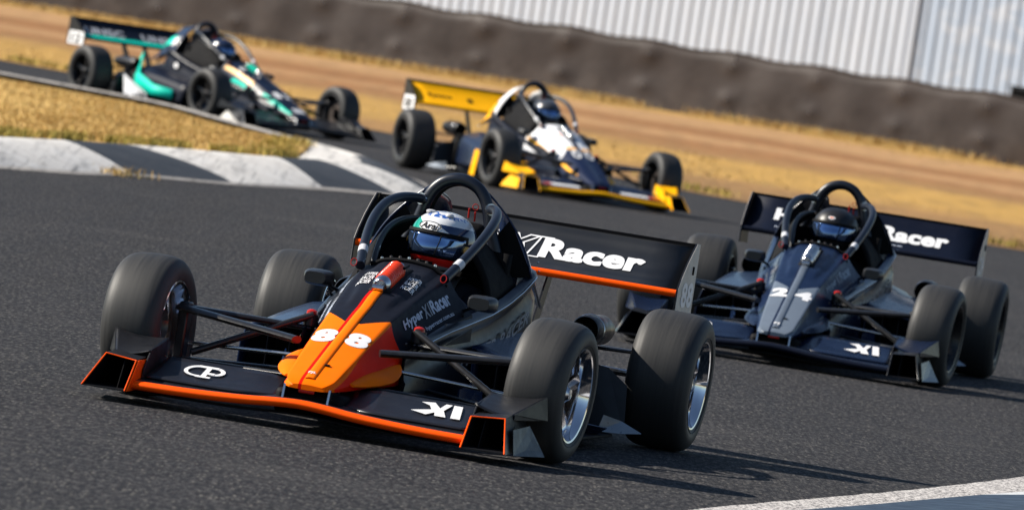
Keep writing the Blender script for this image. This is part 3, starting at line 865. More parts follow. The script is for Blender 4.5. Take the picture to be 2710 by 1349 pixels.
    ep = [(2.775, 0.545), (2.775, 0.640), (2.82, 0.685), (2.90, 0.745), (3.00, 0.805), (3.06, 0.836), (3.125, 0.836), (3.13, 0.535)]
    for s in S:
        e_ = mk('endplate', *prism_geo(ep, 0, s * 0.690, s * 0.696), lv['endplate'], root, smooth=False)
        c_ = np.mean(np.array(ep), axis=0)
        ep2 = [tuple(c_ + (np.array(p) - c_) * 0.985) for p in ep]
        mk('endplate_skin', *prism_geo(ep2, 0, s * 0.6965, s * 0.6985), lv['epskin'], e_, smooth=False)
        if lv.get('epnum'):
            side_fn = lambda u, v: (s * 0.699, 2.955 + s * u, 0.60 + v)
            if lv.get('epwhite'):
                put_poly('number_panel', [(-0.15, -0.055), (0.16, -0.055), (0.16, 0.085), (-0.13, 0.085)], side_fn, MT['white'], e_, lift=0.0012, side=1)
                put_text('plate_number', lv['epnum'], side_fn, MT['black'], e_, 0.0, 0.01, 0.095, 0.20, bold=0.03, shear=0.15, lift=0.0026, side=1)
            else:
                put_text('plate_number', lv['epnum'], side_fn, MT['white'], e_, 0.02, 0.02, 0.105, 0.24, bold=0.035, lift=0.0015, side=1)
                rod('plate_slot', (s * 0.7, 3.03, 0.74), (s * 0.7, 3.03, 0.705), 0.006, MT['flatblack'], e_, n=8)
        py = [(2.62, 0.36), (2.74, 0.36), (2.97, 0.66), (2.97, 0.705), (2.88, 0.66)]
        mk('wing_pylon', *prism_geo(py, 0, s * 0.13 - 0.004, s * 0.13 + 0.004), MT['black'], root, smooth=False)
    # ---- lettering
    for i, (txt, wmat) in enumerate(lv.get('wingtext', [])):
        wmat(rw)
    lv['decals'](root, nc, cw, rw, wing)
    return root

# ------------------------------------------------------------------ liveries
def nose_numbers(a, b, mat, root, part, h=0.125, y=-0.165, wd=None, dx=0.066):
    tf = lambda u, v: nose_top(u, y + v)
    for ch, x in ((a, -dx), (b, dx)):
        put_text('race_number', ch, lambda u, v, x=x: nose_top(x + u, y + v), mat, part, 0, 0, h, wd or 0.084, bold=0.045, lift=0.0018, fat=0.003)

def x1_logo(fn, mat, parent, u0, v0, w_, h):
    """the slanted X1 mark"""
    q = lambda pts: [(u0 + a * w_, v0 + b * h) for a, b in pts]
    put_poly('logo', q([(-0.50, 0.42), (-0.18, 0.50), (0.02, 0.16), (0.10, 0.50), (0.26, 0.50), (0.14, 0.02), (0.30, -0.50), (0.02, -0.50), (-0.04, -0.20), (-0.20, -0.50), (-0.62, -0.30), (-0.16, -0.02), (-0.26, 0.26)]), fn, mat, parent, lift=0.004)
    put_poly('logo', q([(0.30, 0.5), (0.52, 0.5), (0.66, -0.5), (0.42, -0.5)]), fn, mat, parent, lift=0.004)

def p_logo(fn, mat, parent, u0, v0, w_, h):
    ring_poly('logo', w_ * 0.42, h * 0.5, u0 - 0.12 * w_, v0, 0.26, fn, mat, parent, a0=R(75), a1=R(285), lift=0.004)
    ring_poly('logo', w_ * 0.30, h * 0.36, u0 + 0.28 * w_, v0 + 0.12 * h, 0.42, fn, mat, parent, a0=R(-95), a1=R(95), lift=0.0045)
    q = lambda pts: [(u0 + a * w_, v0 + b * h) for a, b in pts]
    put_poly('logo', q([(0.02, 0.42), (0.16, 0.42), (0.16, -0.55), (0.02, -0.55)]), fn, mat, parent, lift=0.005)
    put_poly('logo', q([(-0.22, 0.48), (0.34, 0.48), (0.34, 0.33), (-0.22, 0.33)]), fn, mat, parent, lift=0.0055)
    put_poly('logo', q([(-0.12, -0.44), (0.30, -0.44), (0.30, -0.60), (-0.12, -0.60)]), fn, mat, parent, lift=0.0055)
    put_poly('logo', q([(0.10, -0.05), (0.34, -0.05), (0.34, -0.22), (0.10, -0.22)]), fn, mat, parent, lift=0.006)

def wing_words(rw, mat, omat, v0=0.185, h=0.15):
    put_text('lettering', 'Hyper', wing_face, mat, rw, -0.345, v0 + 0.012, h * 1.15, 0.42, bold=0.032, lift=0.0028, fat=0.0035)
    put_text('lettering', 'Racer', wing_face, mat, rw, 0.285, v0, h, 0.44, bold=0.032, lift=0.0028, fat=0.0035)
    def outline(pts):
        n = len(pts)
        for i in range(n):
            a, b = np.array(pts[i]), np.array(pts[(i + 1) % n])
            d = b - a; L = np.linalg.norm(d); d /= L; nn = np.array((-d[1], d[0])) * 0.0042
            a2, b2 = a - d * 0.003, b + d * 0.003
            put_poly('logo_outline', [a2 + nn, b2 + nn, b2 - nn, a2 - nn], wing_face, omat, rw, lift=0.003, sub=2)
    q = lambda pts: [(-0.035 + a * 0.20, v0 + b * h * 1.05) for a, b in pts]
    outline(q([(-0.52, 0.5), (-0.10, 0.5), (-0.02, 0.25), (0.16, 0.5), (0.36, 0.5), (0.08, 0.12), (0.20, -0.5), (-0.20, -0.5), (-0.26, -0.22), (-0.46, -0.5), (-0.62, -0.5), (-0.32, 0.06)]))
    outline(q([(0.40, 0.5), (0.66, 0.5), (0.50, -0.5), (0.24, -0.5)]))

def side_words(root, part, mats, big=True):
    for s in (1, -1):
        fn = lambda u, v, s=s: nose_side(s, 0.44 + s * u * 1.0, 0.42 - v / 0.155)
        sh = 0.0
        put_text('lettering', 'Hyper', fn, mats[0], part, -0.14, 0.005, 0.056, 0.20, bold=0.035, lift=0.003, side=1)
        put_text('lettering', 'X1', fn, mats[1], part, 0.0, 0.005, 0.056, 0.07, bold=0.03, lift=0.003, side=1)
        put_text('lettering', 'Racer', fn, mats[0], part, 0.145, 0.005, 0.056, 0.20, bold=0.035, lift=0.003, side=1)
        put_text('lettering', 'hyperracer.com.au', fn, mats[0], part, 0.06, -0.055, 0.020, 0.28, bold=0.02, lift=0.003, side=1)
        fn2 = lambda u, v, s=s: (s * (float(np.interp(1.0 + s * u, [0.4, 0.75, 1.0, 1.23, 1.58], [0.262, 0.303, 0.328, 0.341, 0.357]))), 1.0 + s * u, float(np.interp(1.0 + s * u, [0.4, 0.75, 1.0, 1.23, 1.58], [0.285, 0.325, 0.37, 0.42, 0.515])) + v)
        put_text('lettering', 'HYPER', fn2, mats[1], part, -0.15, -0.01, 0.055, 0.40, bold=0.02, shear=0.25, lift=0.006, side=1)
        put_text('lettering', 'RACER', fn2, mats[1], part, 0.30, -0.01, 0.055, 0.40, bold=0.02, shear=0.25, lift=0.006, side=1)

MT['palegrey'] = pmat('pale_print', (0.42, 0.46, 0.55), 0.4, spec=0.2)
MT['outline'] = pmat('outline_print', (0.22, 0.23, 0.26), 0.4, spec=0.2)

def decals_88(root, nc, cw, rw, fwing):
    nose_numbers('8', '8', MT['white'], root, nc)
    put_text('sponsor', 'PJL', lambda u, v: nose_top(u, -0.545 + v), MT['white'], nc, -0.002, 0.0, 0.022, 0.03, bold=0.03, lift=0.009)
    for s in (-1, 1):
        fn = lambda u, v, s=s: nose_top(s * 0.088 + u + 0.0, 0.50 + v)
        put_text('lettering', 'HYPER', fn, MT['white'], cw, 0, 0.055, 0.045, 0.052, bold=0.02, lift=0.003)
        put_text('lettering', 'RACER', fn, MT['white'], cw, 0, 0.0, 0.045, 0.052, bold=0.02, lift=0.003)
        put_text('lettering', 'NCIER', fn, MT['white'], cw, 0, -0.055, 0.045, 0.052, bold=0.02, lift=0.003)
    side_words(root, cw, (MT['palegrey'], MT['outline']))
    wing_words(rw, MT['white'], MT['white'])
    fl = lambda u, v: fw_plane(u, v) + np.array((0, 0, 0.012 + 0.018 * max(0, min(1, (v - 0.2) / 0.72)) ** 2))
    x1_logo(fl, MT['white'], fwing, 0.475, 0.66, 0.155, 0.36)
    p_logo(fl, MT['white'], fwing, -0.445, 0.64, 0.14, 0.32)

def decals_24(root, nc, cw, rw, fwing):
    nose_numbers('2', '4', MT['white'], root, nc, h=0.12, y=-0.09, wd=0.085)
    put_text('sponsor', 'PJ', lambda u, v: nose_top(u, -0.54 + v), MT['white'], nc, -0.002, 0.0, 0.03, 0.03, bold=0.03, lift=0.009)
    side_words(root, cw, (MT['grey'], MT['outline']))
    put_text('lettering', 'Hyper', wing_face, MT['white'], rw, -0.33, 0.185, 0.16, 0.40, bold=0.032, lift=0.0028, fat=0.0035)
    put_text('lettering', 'Racer', wing_face, MT['white'], rw, 0.29, 0.185, 0.15, 0.40, bold=0.032, lift=0.0028, fat=0.0035)
    put_text('sponsor', 'hyperracer.com.au', wing_face, MT['palegrey'], rw, 0.12, 0.062, 0.028, 0.24, bold=0.02, lift=0.003)
    put_text('sponsor', 'hyperracer', wing_face, MT['palegrey'], rw, -0.42, 0.062, 0.028, 0.18, bold=0.02, lift=0.003)
    fl = lambda u, v: fw_plane(u, v) + np.array((0, 0, 0.012 + 0.018 * max(0, min(1, (v - 0.2) / 0.72)) ** 2))
    x1_logo(fl, MT['white'], fwing, 0.465, 0.66, 0.155, 0.36)
    p_logo(fl, MT['white'], fwing, -0.445, 0.64, 0.14, 0.32)

def decals_yellow(root, nc, cw, rw, fwing):
    for x in (-0.062, 0.062):
        fn = lambda u, v, x=x: nose_top(x + u, 0.0 + v)
        put_poly('number_disc', [(0.042 * math.cos(a), 0.085 * math.sin(a)) for a in np.linspace(0, 2 * math.pi, 20)[:-1]], fn, MT['white'], nc, lift=0.004)
        put_text('race_number', '8', fn, MT['navy'], nc, 0, 0, 0.10, 0.045, bold=0.04, lift=0.0055)
    for s in (-1, 1):
        put_poly('yellow_band', [(0.028, 0.10), (0.118, 0.13), (0.118, 0.18), (0.028, 0.15)], lambda u, v, s=s: nose_top(s * u, v), MT['yellow'], cw, lift=0.003, side=s, sub=1)
        put_poly('side_stripe', [(0.15, 0.88), (0.75, 0.80), (0.75, 0.98), (0.15, 1.0)], lambda u, v, s=s: nose_side(s, u, v), MT['yellow'], cw, lift=0.004, side=-s, sub=1)
        put_poly('side_stripe', [(-0.30, 0.80), (0.05, 0.75), (0.05, 0.98), (-0.30, 0.98)], lambda u, v, s=s: nose_side(s, u, v), MT['yellow'], nc, lift=0.004, side=-s, sub=1)
    put_poly('red_mark', [(0.035, 0.36), (0.055, 0.36), (0.055, 0.46), (0.035, 0.46)], lambda u, v: nose_top(u, v), MT['red'], cw, lift=0.004)
    put_poly('red_mark', [(-0.09, 0.40), (-0.075, 0.40), (-0.075, 0.50), (-0.09, 0.50)], lambda u, v: nose_top(u, v), MT['orange'], cw, lift=0.004)
    put_text('lettering', 'Ryamo', wing_face, MT['flatblack'], rw, -0.40, 0.17, 0.075, 0.24, bold=0.03, lift=0.003)
    put_text('lettering', 'B', wing_face, MT['flatblack'], rw, -0.09, 0.16, 0.07, 0.06, bold=0.04, lift=0.003)
    put_text('lettering', 'Ryamo', wing_face, MT['flatblack'], rw, 0.40, 0.17, 0.075, 0.24, bold=0.03, lift=0.003)
    for s in (-1, 1):
        put_poly('wing_stripe', [(0.20 * s, 0.20), (0.48 * s, 0.18), (0.48 * s, 0.42), (0.20 * s, 0.42)], lambda u, v: fw_plane(u, v) + np.array((0, 0, 0.018)), MT['white'], fwing, lift=0.004, side=1)
        put_poly('wing_stripe', [(0.48 * s, 0.18), (0.60 * s, 0.18), (0.60 * s, 0.42), (0.48 * s, 0.42)], lambda u, v: fw_plane(u, v) + np.array((0, 0, 0.018)), MT['red'], fwing, lift=0.0045, side=1)
    # yellow turning blades beside the tub and on the pod fronts
    for s in (-1, 1):
        q = [(0.40, 0.30, 0.14), (0.33, 0.10, 0.10), (0.47, 0.22, 0.05), (0.60, 0.45, 0.05), (0.56, 0.55, 0.20), (0.47, 0.50, 0.23)]
        mk('turning_blade', [(s * a, b, c) for a, b, c in q], [(0, 1, 2, 3, 4, 5)], MT['yellow'], root, smooth=False, solid=0.006)
        q = [(0.33, 0.45, 0.27), (0.52, 0.55, 0.24), (0.53, 0.60, 0.20), (0.33, 0.50, 0.22)]
        mk('turning_blade', [(s * a, b, c) for a, b, c in q], [(0, 1, 2, 3)], MT['yellow'], root, smooth=False, solid=0.006)
        q = [(0.645, 0.98, 0.30), (0.645, 1.10, 0.30), (0.655, 1.14, 0.06), (0.655, 1.02, 0.06)]
        mk('pod_stripe', [(s * a, b, c) for a, b, c in q], [(0, 1, 2, 3)], MT['yellow'], root, smooth=False, solid=0.006)
        mk('shoulder_panel', *grid_geo(lambda u, v, s=s: fin_pt(s, 0.28 + 0.62 * u, 0.50 + 0.48 * v, 0.010), 8, 6), MT['yellow'], root, solid=0.003)

def decals_teal(root, nc, cw, rw, fwing):
    put_text('lettering', 'UNSC', wing_face, MT['offwhite'], rw, -0.36, 0.165, 0.13, 0.50, bold=0.03, shear=0.1, lift=0.003)
    put_text('lettering', 'UNSC', wing_face, MT['offwhite'], rw, 0.36, 0.165, 0.13, 0.50, bold=0.03, shear=0.1, lift=0.003)
    put_poly('wing_band', [(-0.685, 0.01), (0.685, 0.01), (0.685, 0.085), (-0.685, 0.085)], wing_face, MT['teal'], rw, lift=0.003, sub=3)
    nose_numbers('1', '2', MT['white'], root, nc, h=0.13, y=-0.12, wd=0.06, dx=0.055)
    put_poly('nose_patch', [(-0.06, -0.53), (0.06, -0.53), (0.07, -0.43), (-0.07, -0.43)], lambda u, v: nose_top(u, v), MT['offwhite'], nc, lift=0.008, sub=1)
    for s in (-1, 1):
        sf = lambda u, v, s=s: nose_side(s, u, v)
        put_poly('side_stripe', [(-0.50, 0.15), (0.02, 0.25), (0.02, 0.62), (-0.50, 0.75)], sf, MT['teal'], nc, lift=0.004, side=-s, sub=2)
        put_poly('side_stripe', [(0.20, 0.55), (0.52, 0.60), (0.52, 0.98), (0.20, 0.98)], sf, MT['teal'], cw, lift=0.004, side=-s, sub=2)
        put_poly('gold_stripe', [(0.22, 0.02), (0.74, 0.04), (0.74, 0.36), (0.22, 0.40)], sf, MT['gold'], cw, lift=0.004, side=-s, sub=2)
        fn = lambda u, v, s=s: nose_top(s * 0.1 + u, 0.55 + v)
        put_poly('white_spot', [(0.03 * math.cos(a), 0.05 * math.sin(a)) for a in np.linspace(0, 2 * math.pi, 16)[:-1]], fn, MT['white'], cw, lift=0.003)
        # turquoise edge and white board along the side pod
        q = [(0.40, 2.05, 0.58), (0.605, 1.75, 0.37), (0.665, 1.35, 0.275), (0.668, 0.95, 0.25), (0.670, 0.95, 0.15), (0.672, 1.38, 0.165), (0.640, 1.76, 0.235), (0.46, 2.06, 0.42)]
        mk('pod_stripe', [(s * a, b, c) for a, b, c in q], [(0, 1, 6, 7), (1, 2, 5, 6), (2, 3, 4, 5)], MT['teal'], root, solid=0.02)
        q = [(0.62, 2.02, 0.33), (0.695, 1.40, 0.165), (0.705, 1.33, 0.02), (0.705, 1.78, 0.02)]
        brd = mk('side_board', [(s * a, b, c) for a, b, c in q], [(0, 1, 2, 3)], MT['offwhite'], root, smooth=False, solid=0.006)
        for k in range(3):
            c = (s * 0.675, 1.44 + 0.10 * k, 0.15 - 0.02 * k)
            mk('board_mark', [(s * (0.712 - 0.012 * k), c[1] - 0.03, c[2] - 0.05), (s * (0.712 - 0.012 * k), c[1] + 0.02, c[2] - 0.04), (s * (0.712 - 0.012 * k), c[1] + 0.025, c[2] + 0.03), (s * (0.712 - 0.012 * k), c[1] - 0.02, c[2] + 0.02)], [(0, 1, 2, 3)], MT['black'], brd, smooth=False, solid=0.004)
        put_poly('white_spot', [(0.04 * math.cos(a), 0.03 * math.sin(a)) for a in np.linspace(0, 2 * math.pi, 16)[:-1]], lambda u, v, s=s: (s * 0.362, 1.42 + u, 0.50 + v), MT['white'], root, lift=0.004, side=s)
        mk('shoulder_badge', *grid_geo(lambda u, v, s=s: fin_pt(s, 0.25 + 0.35 * u, 0.34 + 0.30 * v, 0.010), 6, 4), MT['teal'], root, solid=0.003)
        mk('shoulder_spot', *grid_geo(lambda u, v, s=s: fin_pt(s, 0.08 + 0.20 * u, 0.42 + 0.30 * v, 0.012), 6, 4), MT['white'], root, solid=0.003)

base_lv = dict(steer=-4.0, tube=MT['tube'], pod=MT['black'], trimline=MT['steel'], rim=MT['chrome'], spring=MT['spring'])
LV88 = dict(base_lv, pose=(-0.55948, 31.918, -0.20983), label='black race car with orange nose and white 88, closest to the camera',
    body=0, nose=0, nose_mat=nose_mat('paint_88', (0.010, 0.011, 0.017), (0.95, 0.170, 0.0), (0.62, 0.006, 0.001), 0.46, spec=0.06, side=(0.80, 0.020, 0.003)),  # side red is the orange's shaded tone put into the paint
    nose_side=MT['orange'], spine=MT['orange'], wing=MT['black'], lip=MT['orange_shaded'], flap=MT['cowl'], podframe=MT['orange_shaded'], podfront=MT['orange_shaded'],
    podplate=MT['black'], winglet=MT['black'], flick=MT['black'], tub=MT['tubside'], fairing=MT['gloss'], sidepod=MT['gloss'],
    rwing=MT['carbon'], rwlip=MT['orange_shaded'], endplate=MT['black'], epskin=MT['plate'], epnum='88', decals=decals_88)
LV24 = dict(base_lv, pose=(1.55, 45.40, -0.1528), label='navy and grey race car numbered 24, behind the orange nosed car',
    body=0, nose=0, nose_mat=nose_mat('paint_24', (0.006, 0.014, 0.042), (0.13, 0.16, 0.205), (0.010, 0.016, 0.04), 0.32, side=(0.006, 0.016, 0.050)),
    nose_side=MT['navy'], spine=MT['grey'], wing=MT['navy'], lip=MT['darknavy'], flap=MT['navy'], podframe=MT['carbon'],
    podplate=MT['black'], winglet=MT['navy'], flick=MT['navy'], tub=MT['navy'], fairing=MT['navy'], sidepod=MT['navy'],
    rwing=MT['darknavy'], rwlip=MT['darknavy'], endplate=MT['darknavy'], epskin=MT['plate'], epnum='24', rim=MT['darkrim'], spring=MT['steel'], decals=decals_24)
LV3 = dict(base_lv, pose=(0.503, 76.70, 0.3608), label='race car with yellow rear wing, white cowl and yellow front wing',
    body=0, nose=0, nose_mat=nose_mat('paint_yellow', (0.70, 0.71, 0.74), (0.010, 0.018, 0.05), (0.02, 0.03, 0.06), 0.5, spec=0.08, y_in=0.085, y_out=0.115, stripe_end=0.5),
    nose_side=MT['navy'], spine=MT['navy'], wing=MT['black'], lip=MT['yellow'], flap=MT['navy'], podframe=MT['yellow'], podfront=MT['yellow'],
    podplate=MT['yellow'], winglet=MT['yellow'], flick=MT['yellow'], tub=MT['darknavy'], fairing=MT['white'], sidepod=MT['navy'], steer=3,
    rwing=MT['yellow'], rwlip=MT['yellow'], endplate=MT['black'], epskin=MT['black'], epnum='88', epwhite=1, rim=MT['darkrim'], spring=MT['steel'], decals=decals_yellow, trimline=MT['black'])
LV4 = dict(base_lv, pose=(-2.688, 86.76, 0.6077), label='navy race car with turquoise stripes and number 12, farthest from the camera',
    body=0, nose=0, nose_mat=nose_mat('paint_teal', (0.005, 0.010, 0.028), (0.005, 0.010, 0.028), (0.005, 0.010, 0.028), 0.36),
    nose_side=MT['darknavy'], spine=MT['darknavy'], wing=MT['black'], lip=MT['black'], flap=MT['black'], podframe=MT['carbon'],
    podplate=MT['black'], winglet=MT['black'], flick=MT['black'], tub=MT['darknavy'], fairing=MT['navy'], sidepod=MT['darknavy'], steer=3,
    rwing=MT['darknavy'], rwlip=MT['darknavy'], endplate=MT['black'], epskin=MT['black'], epnum='12', epwhite=1, rim=MT['darkrim'], spring=MT['teal'], decals=decals_teal, trimline=MT['black'])

# ------------------------------------------------------------------ drivers
def helm_pt(az, el, k=1.0):
    """az 0 is straight ahead (-y), positive to +x"""
    ce, se = math.cos(el), math.sin(el)
    ca, sa = math.cos(az), math.sin(az)
    x = 0.119 * math.copysign(abs(ce) ** 0.85, ce) * math.copysign(abs(sa) ** 0.92, sa)
    y = -0.146 * math.copysign(abs(ce) ** 0.85, ce) * math.copysign(abs(ca) ** 0.92, ca)
    z = 0.114 * math.copysign(abs(se) ** 0.95, se)
    fr = max(0, ca)
    if se < 0:
        y -= 0.020 * fr * (-se) ** 0.8 * 1.4
        q = (-se) ** 2
        x *= 1 + 0.03 * q
        z *= 1 + 0.05 * fr
    return np.array([x * k, y * k, z * k])

def helmet_mat_a():
    mt, nt, bs = newmat('helmet_white_teal')
    tc = N(nt, 'ShaderNodeTexCoord').outputs['Object']
    s = N(nt, 'ShaderNodeSeparateXYZ'); nt.links.new(tc, s.inputs[0])
    x, y, z = s.outputs
    wv = math_n(nt, 'ADD', z, math_n(nt, 'MULTIPLY', math_n(nt, 'ABSOLUTE', math_n(nt, 'ADD', x, 0.0)), 0.12))
    c = mix_n(nt, math_n(nt, 'GREATER_THAN', z, 0.026), (0.010, 0.02, 0.06), (0.70, 0.71, 0.73))
    # teal flash low on the right cheek side, white line under it
    tz = math_n(nt, 'ADD', z, math_n(nt, 'MULTIPLY', x, 0.55))
    teal = math_n(nt, 'MULTIPLY', math_n(nt, 'LESS_THAN', tz, 0.038), math_n(nt, 'GREATER_THAN', z, 0.030))
    c = mix_n(nt, teal, c, (0.01, 0.30, 0.22))
    nb = math_n(nt, 'MULTIPLY', math_n(nt, 'GREATER_THAN', tz, 0.075), math_n(nt, 'LESS_THAN', z, 0.062))
    c = mix_n(nt, nb, c, (0.012, 0.03, 0.09))
    # blue figures on the crown
    n1 = noise_n(nt, tc, 34, 2, 0.6, 1.2)
    top = math_n(nt, 'MULTIPLY', math_n(nt, 'GREATER_THAN', n1, 0.53), math_n(nt, 'GREATER_THAN', z, 0.086))
    fr = math_n(nt, 'LESS_THAN', y, 0.03)
    c = mix_n(nt, math_n(nt, 'MULTIPLY', top, fr), c, (0.03, 0.10, 0.36))
    # red chin band
    rb = math_n(nt, 'MULTIPLY', math_n(nt, 'LESS_THAN', z, -0.046), math_n(nt, 'GREATER_THAN', z, -0.092))
    c = mix_n(nt, rb, c, (0.72, 0.02, 0.012))
    wb = math_n(nt, 'LESS_THAN', z, -0.092)
    c = mix_n(nt, wb, c, (0.35, 0.35, 0.37))
    nt.links.new(c, bs.inputs['Base Color'])
    bs.inputs['Roughness'].default_value = 0.16
    bs.inputs['Coat Weight'].default_value = 0.6
    return mt

def person_mesh():
    me = bpy.data.meshes.new('person')
    V, E, Rr = [], [], []
    def add(p, r, par=None):
        V.append(p); Rr.append(r)
        if par is not None: E.append((par, len(V) - 1))
        return len(V) - 1
    pel = add((0, 1.33, 0.20), (0.15, 0.12))
    wa = add((0, 1.34, 0.34), (0.145, 0.11), pel)
    ch = add((0, 1.32, 0.48), (0.165, 0.12), wa)
    nb = add((0.01, 1.29, 0.575), (0.075, 0.07), ch)
    nk = add((0.02, 1.25, 0.64), (0.055, 0.055), nb)
    hd = add((0.03, 1.21, 0.73), (0.085, 0.095), nk)
    for s in (1, -1):
        sh = add((s * 0.17, 1.30, 0.515), (0.068, 0.07), ch)
        el = add((s * 0.235, 1.10, 0.42), (0.047, 0.047), sh)
        wr = add((s * 0.150, 0.925, 0.525), (0.033, 0.033), el)
        pa = add((s * 0.133, 0.905, 0.545), (0.030, 0.022), wr)
        for k, (dy, dz, ln) in enumerate(((-0.028, 0.030, 0.9), (-0.032, 0.012, 1.0), (-0.032, -0.006, 0.95), (-0.028, -0.024, 0.8))):
            f1 = add((s * 0.130, 0.905 + dy * 0.6, 0.545 + dz), (0.010, 0.010), pa)
            f2 = add((s * 0.118, 0.875, 0.545 + dz), (0.009, 0.009), f1)
            add((s * (0.118 - 0.02 * ln), 0.885, 0.545 + dz), (0.008, 0.008), f2)
        t1 = add((s * 0.112, 0.925, 0.560), (0.011, 0.011), pa)
        add((s * 0.098, 0.908, 0.572), (0.009, 0.009), t1)
        hp_ = add((s * 0.09, 1.24, 0.185), (0.085, 0.08), pel)
        kn = add((s * 0.10, 0.80, 0.34), (0.058, 0.058), hp_)
        an = add((s * 0.08, 0.42, 0.25), (0.042, 0.042), kn)
        add((s * 0.08, 0.34, 0.30), (0.035, 0.03), an)
    me.from_pydata(V, E, [])
    o = bpy.data.objects.new('person', me)
    col.objects.link(o)
    o.modifiers.new('skin', 'SKIN')
    lay = me.skin_vertices[0].data
    for i, r in enumerate(Rr):
        lay[i].radius = r
        lay[i].use_root = (i == 0)
    ss = o.modifiers.new('sub', 'SUBSURF'); ss.levels = 2; ss.render_levels = 2
    bpy.context.view_layer.update()
    dg = bpy.context.evaluated_depsgraph_get()
    out = bpy.data.meshes.new_from_object(o.evaluated_get(dg))
    out.polygons.foreach_set('use_smooth', [True] * len(out.polygons))
    bpy.data.objects.remove(o); bpy.data.meshes.remove(me)
    out.name = 'person'
    return out
BODY = person_mesh()

def make_driver(pose, label, suit, hmat, turn, extras, gloves=None):
    me = BODY.copy()
    me.materials.clear(); me.materials.append(suit)
    o = bpy.data.objects.new('person', me)
    col.objects.link(o)
    o.location = (pose[0], pose[1], 0); o.rotation_euler = (0, 0, pose[2])
    tag(o, label, 'person', 'drivers seated in the race cars')
    nu, nv = 48, 28
    v, f = [], []
    for j in range(nv + 1):
        el = R(-62) + (R(90) - R(-62)) * j / nv
        for i in range(nu):
            v.append(helm_pt(2 * math.pi * i / nu, el))
    for j in range(nv):
        for i in range(nu):
            f.append((j * nu + i, j * nu + (i + 1) % nu, (j + 1) * nu + (i + 1) % nu, (j + 1) * nu + i))
    h = mk('helmet', v, f, hmat, o, ang=60)
    h.scale = (1.06, 1.06, 1.06)
    h.location = (0.030, 1.205, 0.732); h.rotation_euler = (R(-3), R(2), R(turn))
    # eye-port gasket, visor, top vent, chin vent
    def patch(name, az, e0, e1, k, mat, n=24, sol=0.004):
        vv, ff = grid_geo(lambda a, b: helm_pt(-az + 2 * az * a, e0 + (e1 - e0) * b, k), n, 8)
        return mk(name, vv, ff, mat, h, solid=sol, off=1)
    patch('eye_port', R(82), R(-32), R(16), 1.004, MT['flatblack'])
    vz = patch('visor', R(74), R(-27), R(9), 1.028, MT['visor'])
    patch('visor_strip', R(74), R(9), R(15), 1.032, MT['flatblack'])
    for az in (-26, 24):
        vv, ff = grid_geo(lambda a, b, az=az: helm_pt(R(az + 4 * (b - 0.5)) + R(-1.0 + 2 * a), R(-27 + 36 * b), 1.064), 2, 8)
        mk('tear_off_line', vv, ff, MT['flatblack'], h, solid=0.001)
    for s in (-1, 1):
        p = helm_pt(s * R(78), R(-6), 1.03)
        mk('visor_pivot', *lathe_geo([(-0.006, 0.014), (0.006, 0.014), (0.009, 0.010), (0.009, 0.001)], 14, axis=0, c=tuple(p)), MT['gold'] if extras == 'a' else MT['black'], h)
    patch('chin_vent', R(22), R(-50), R(-42), 1.012, MT['flatblack'], n=8)
    hf = lambda u, v_: helm_pt(u / 0.13, R(24) + v_ / 0.12, 1.0)
    if extras == 'a':
        put_poly('badge', [(0.052 * math.cos(a), 0.021 * math.sin(a)) for a in np.linspace(0, 2 * math.pi, 24)[:-1]], hf, MT['white'], h, lift=0.002, sub=1)
        ring_poly('badge_ring', 0.050, 0.0195, 0, 0, 0.10, hf, MT['flatblack'], h, lift=0.0035)
        put_text('badge_text', 'Arai', hf, MT['flatblack'], h, 0, 0, 0.026, 0.075, bold=0.02, shear=0.2, lift=0.0038)
        for (az, el, w_) in ((-40, 62, 0.02), (35, 60, 0.016)):
            p = helm_pt(R(az), R(el))
            mk('top_vent', *lathe_geo([(-0.004, w_), (0.004, w_), (0.008, w_ * 0.6), (0.009, 0.001)], 14, axis=2, c=tuple(p)), MT['offwhite'], h, ang=60)
    elif extras == 'b':
        put_poly('badge', [(0.020 * math.cos(a), 0.010 * math.sin(a)) for a in np.linspace(0, 2 * math.pi, 18)[:-1]], lambda u, v_: helm_pt(u / 0.13, R(27) + v_ / 0.12), MT['white'], h, lift=0.002, sub=1)
        put_poly('badge_mark', [(-0.010, -0.003), (0.012, -0.003), (0.008, 0.003), (-0.008, 0.004)], lambda u, v_: helm_pt(u / 0.13, R(27) + v_ / 0.12), MT['orange'], h, lift=0.0035)
    return o

HEL_A = helmet_mat_a()
HEL_B = pmat('helmet_matt_black', (0.010, 0.010, 0.012), 0.42, rv=0.05)
HEL_C = pmat('helmet_grey', (0.05, 0.055, 0.065), 0.25, coat=0.4)
HEL_D = pmat('helmet_navy', (0.012, 0.02, 0.05), 0.2, coat=0.6)

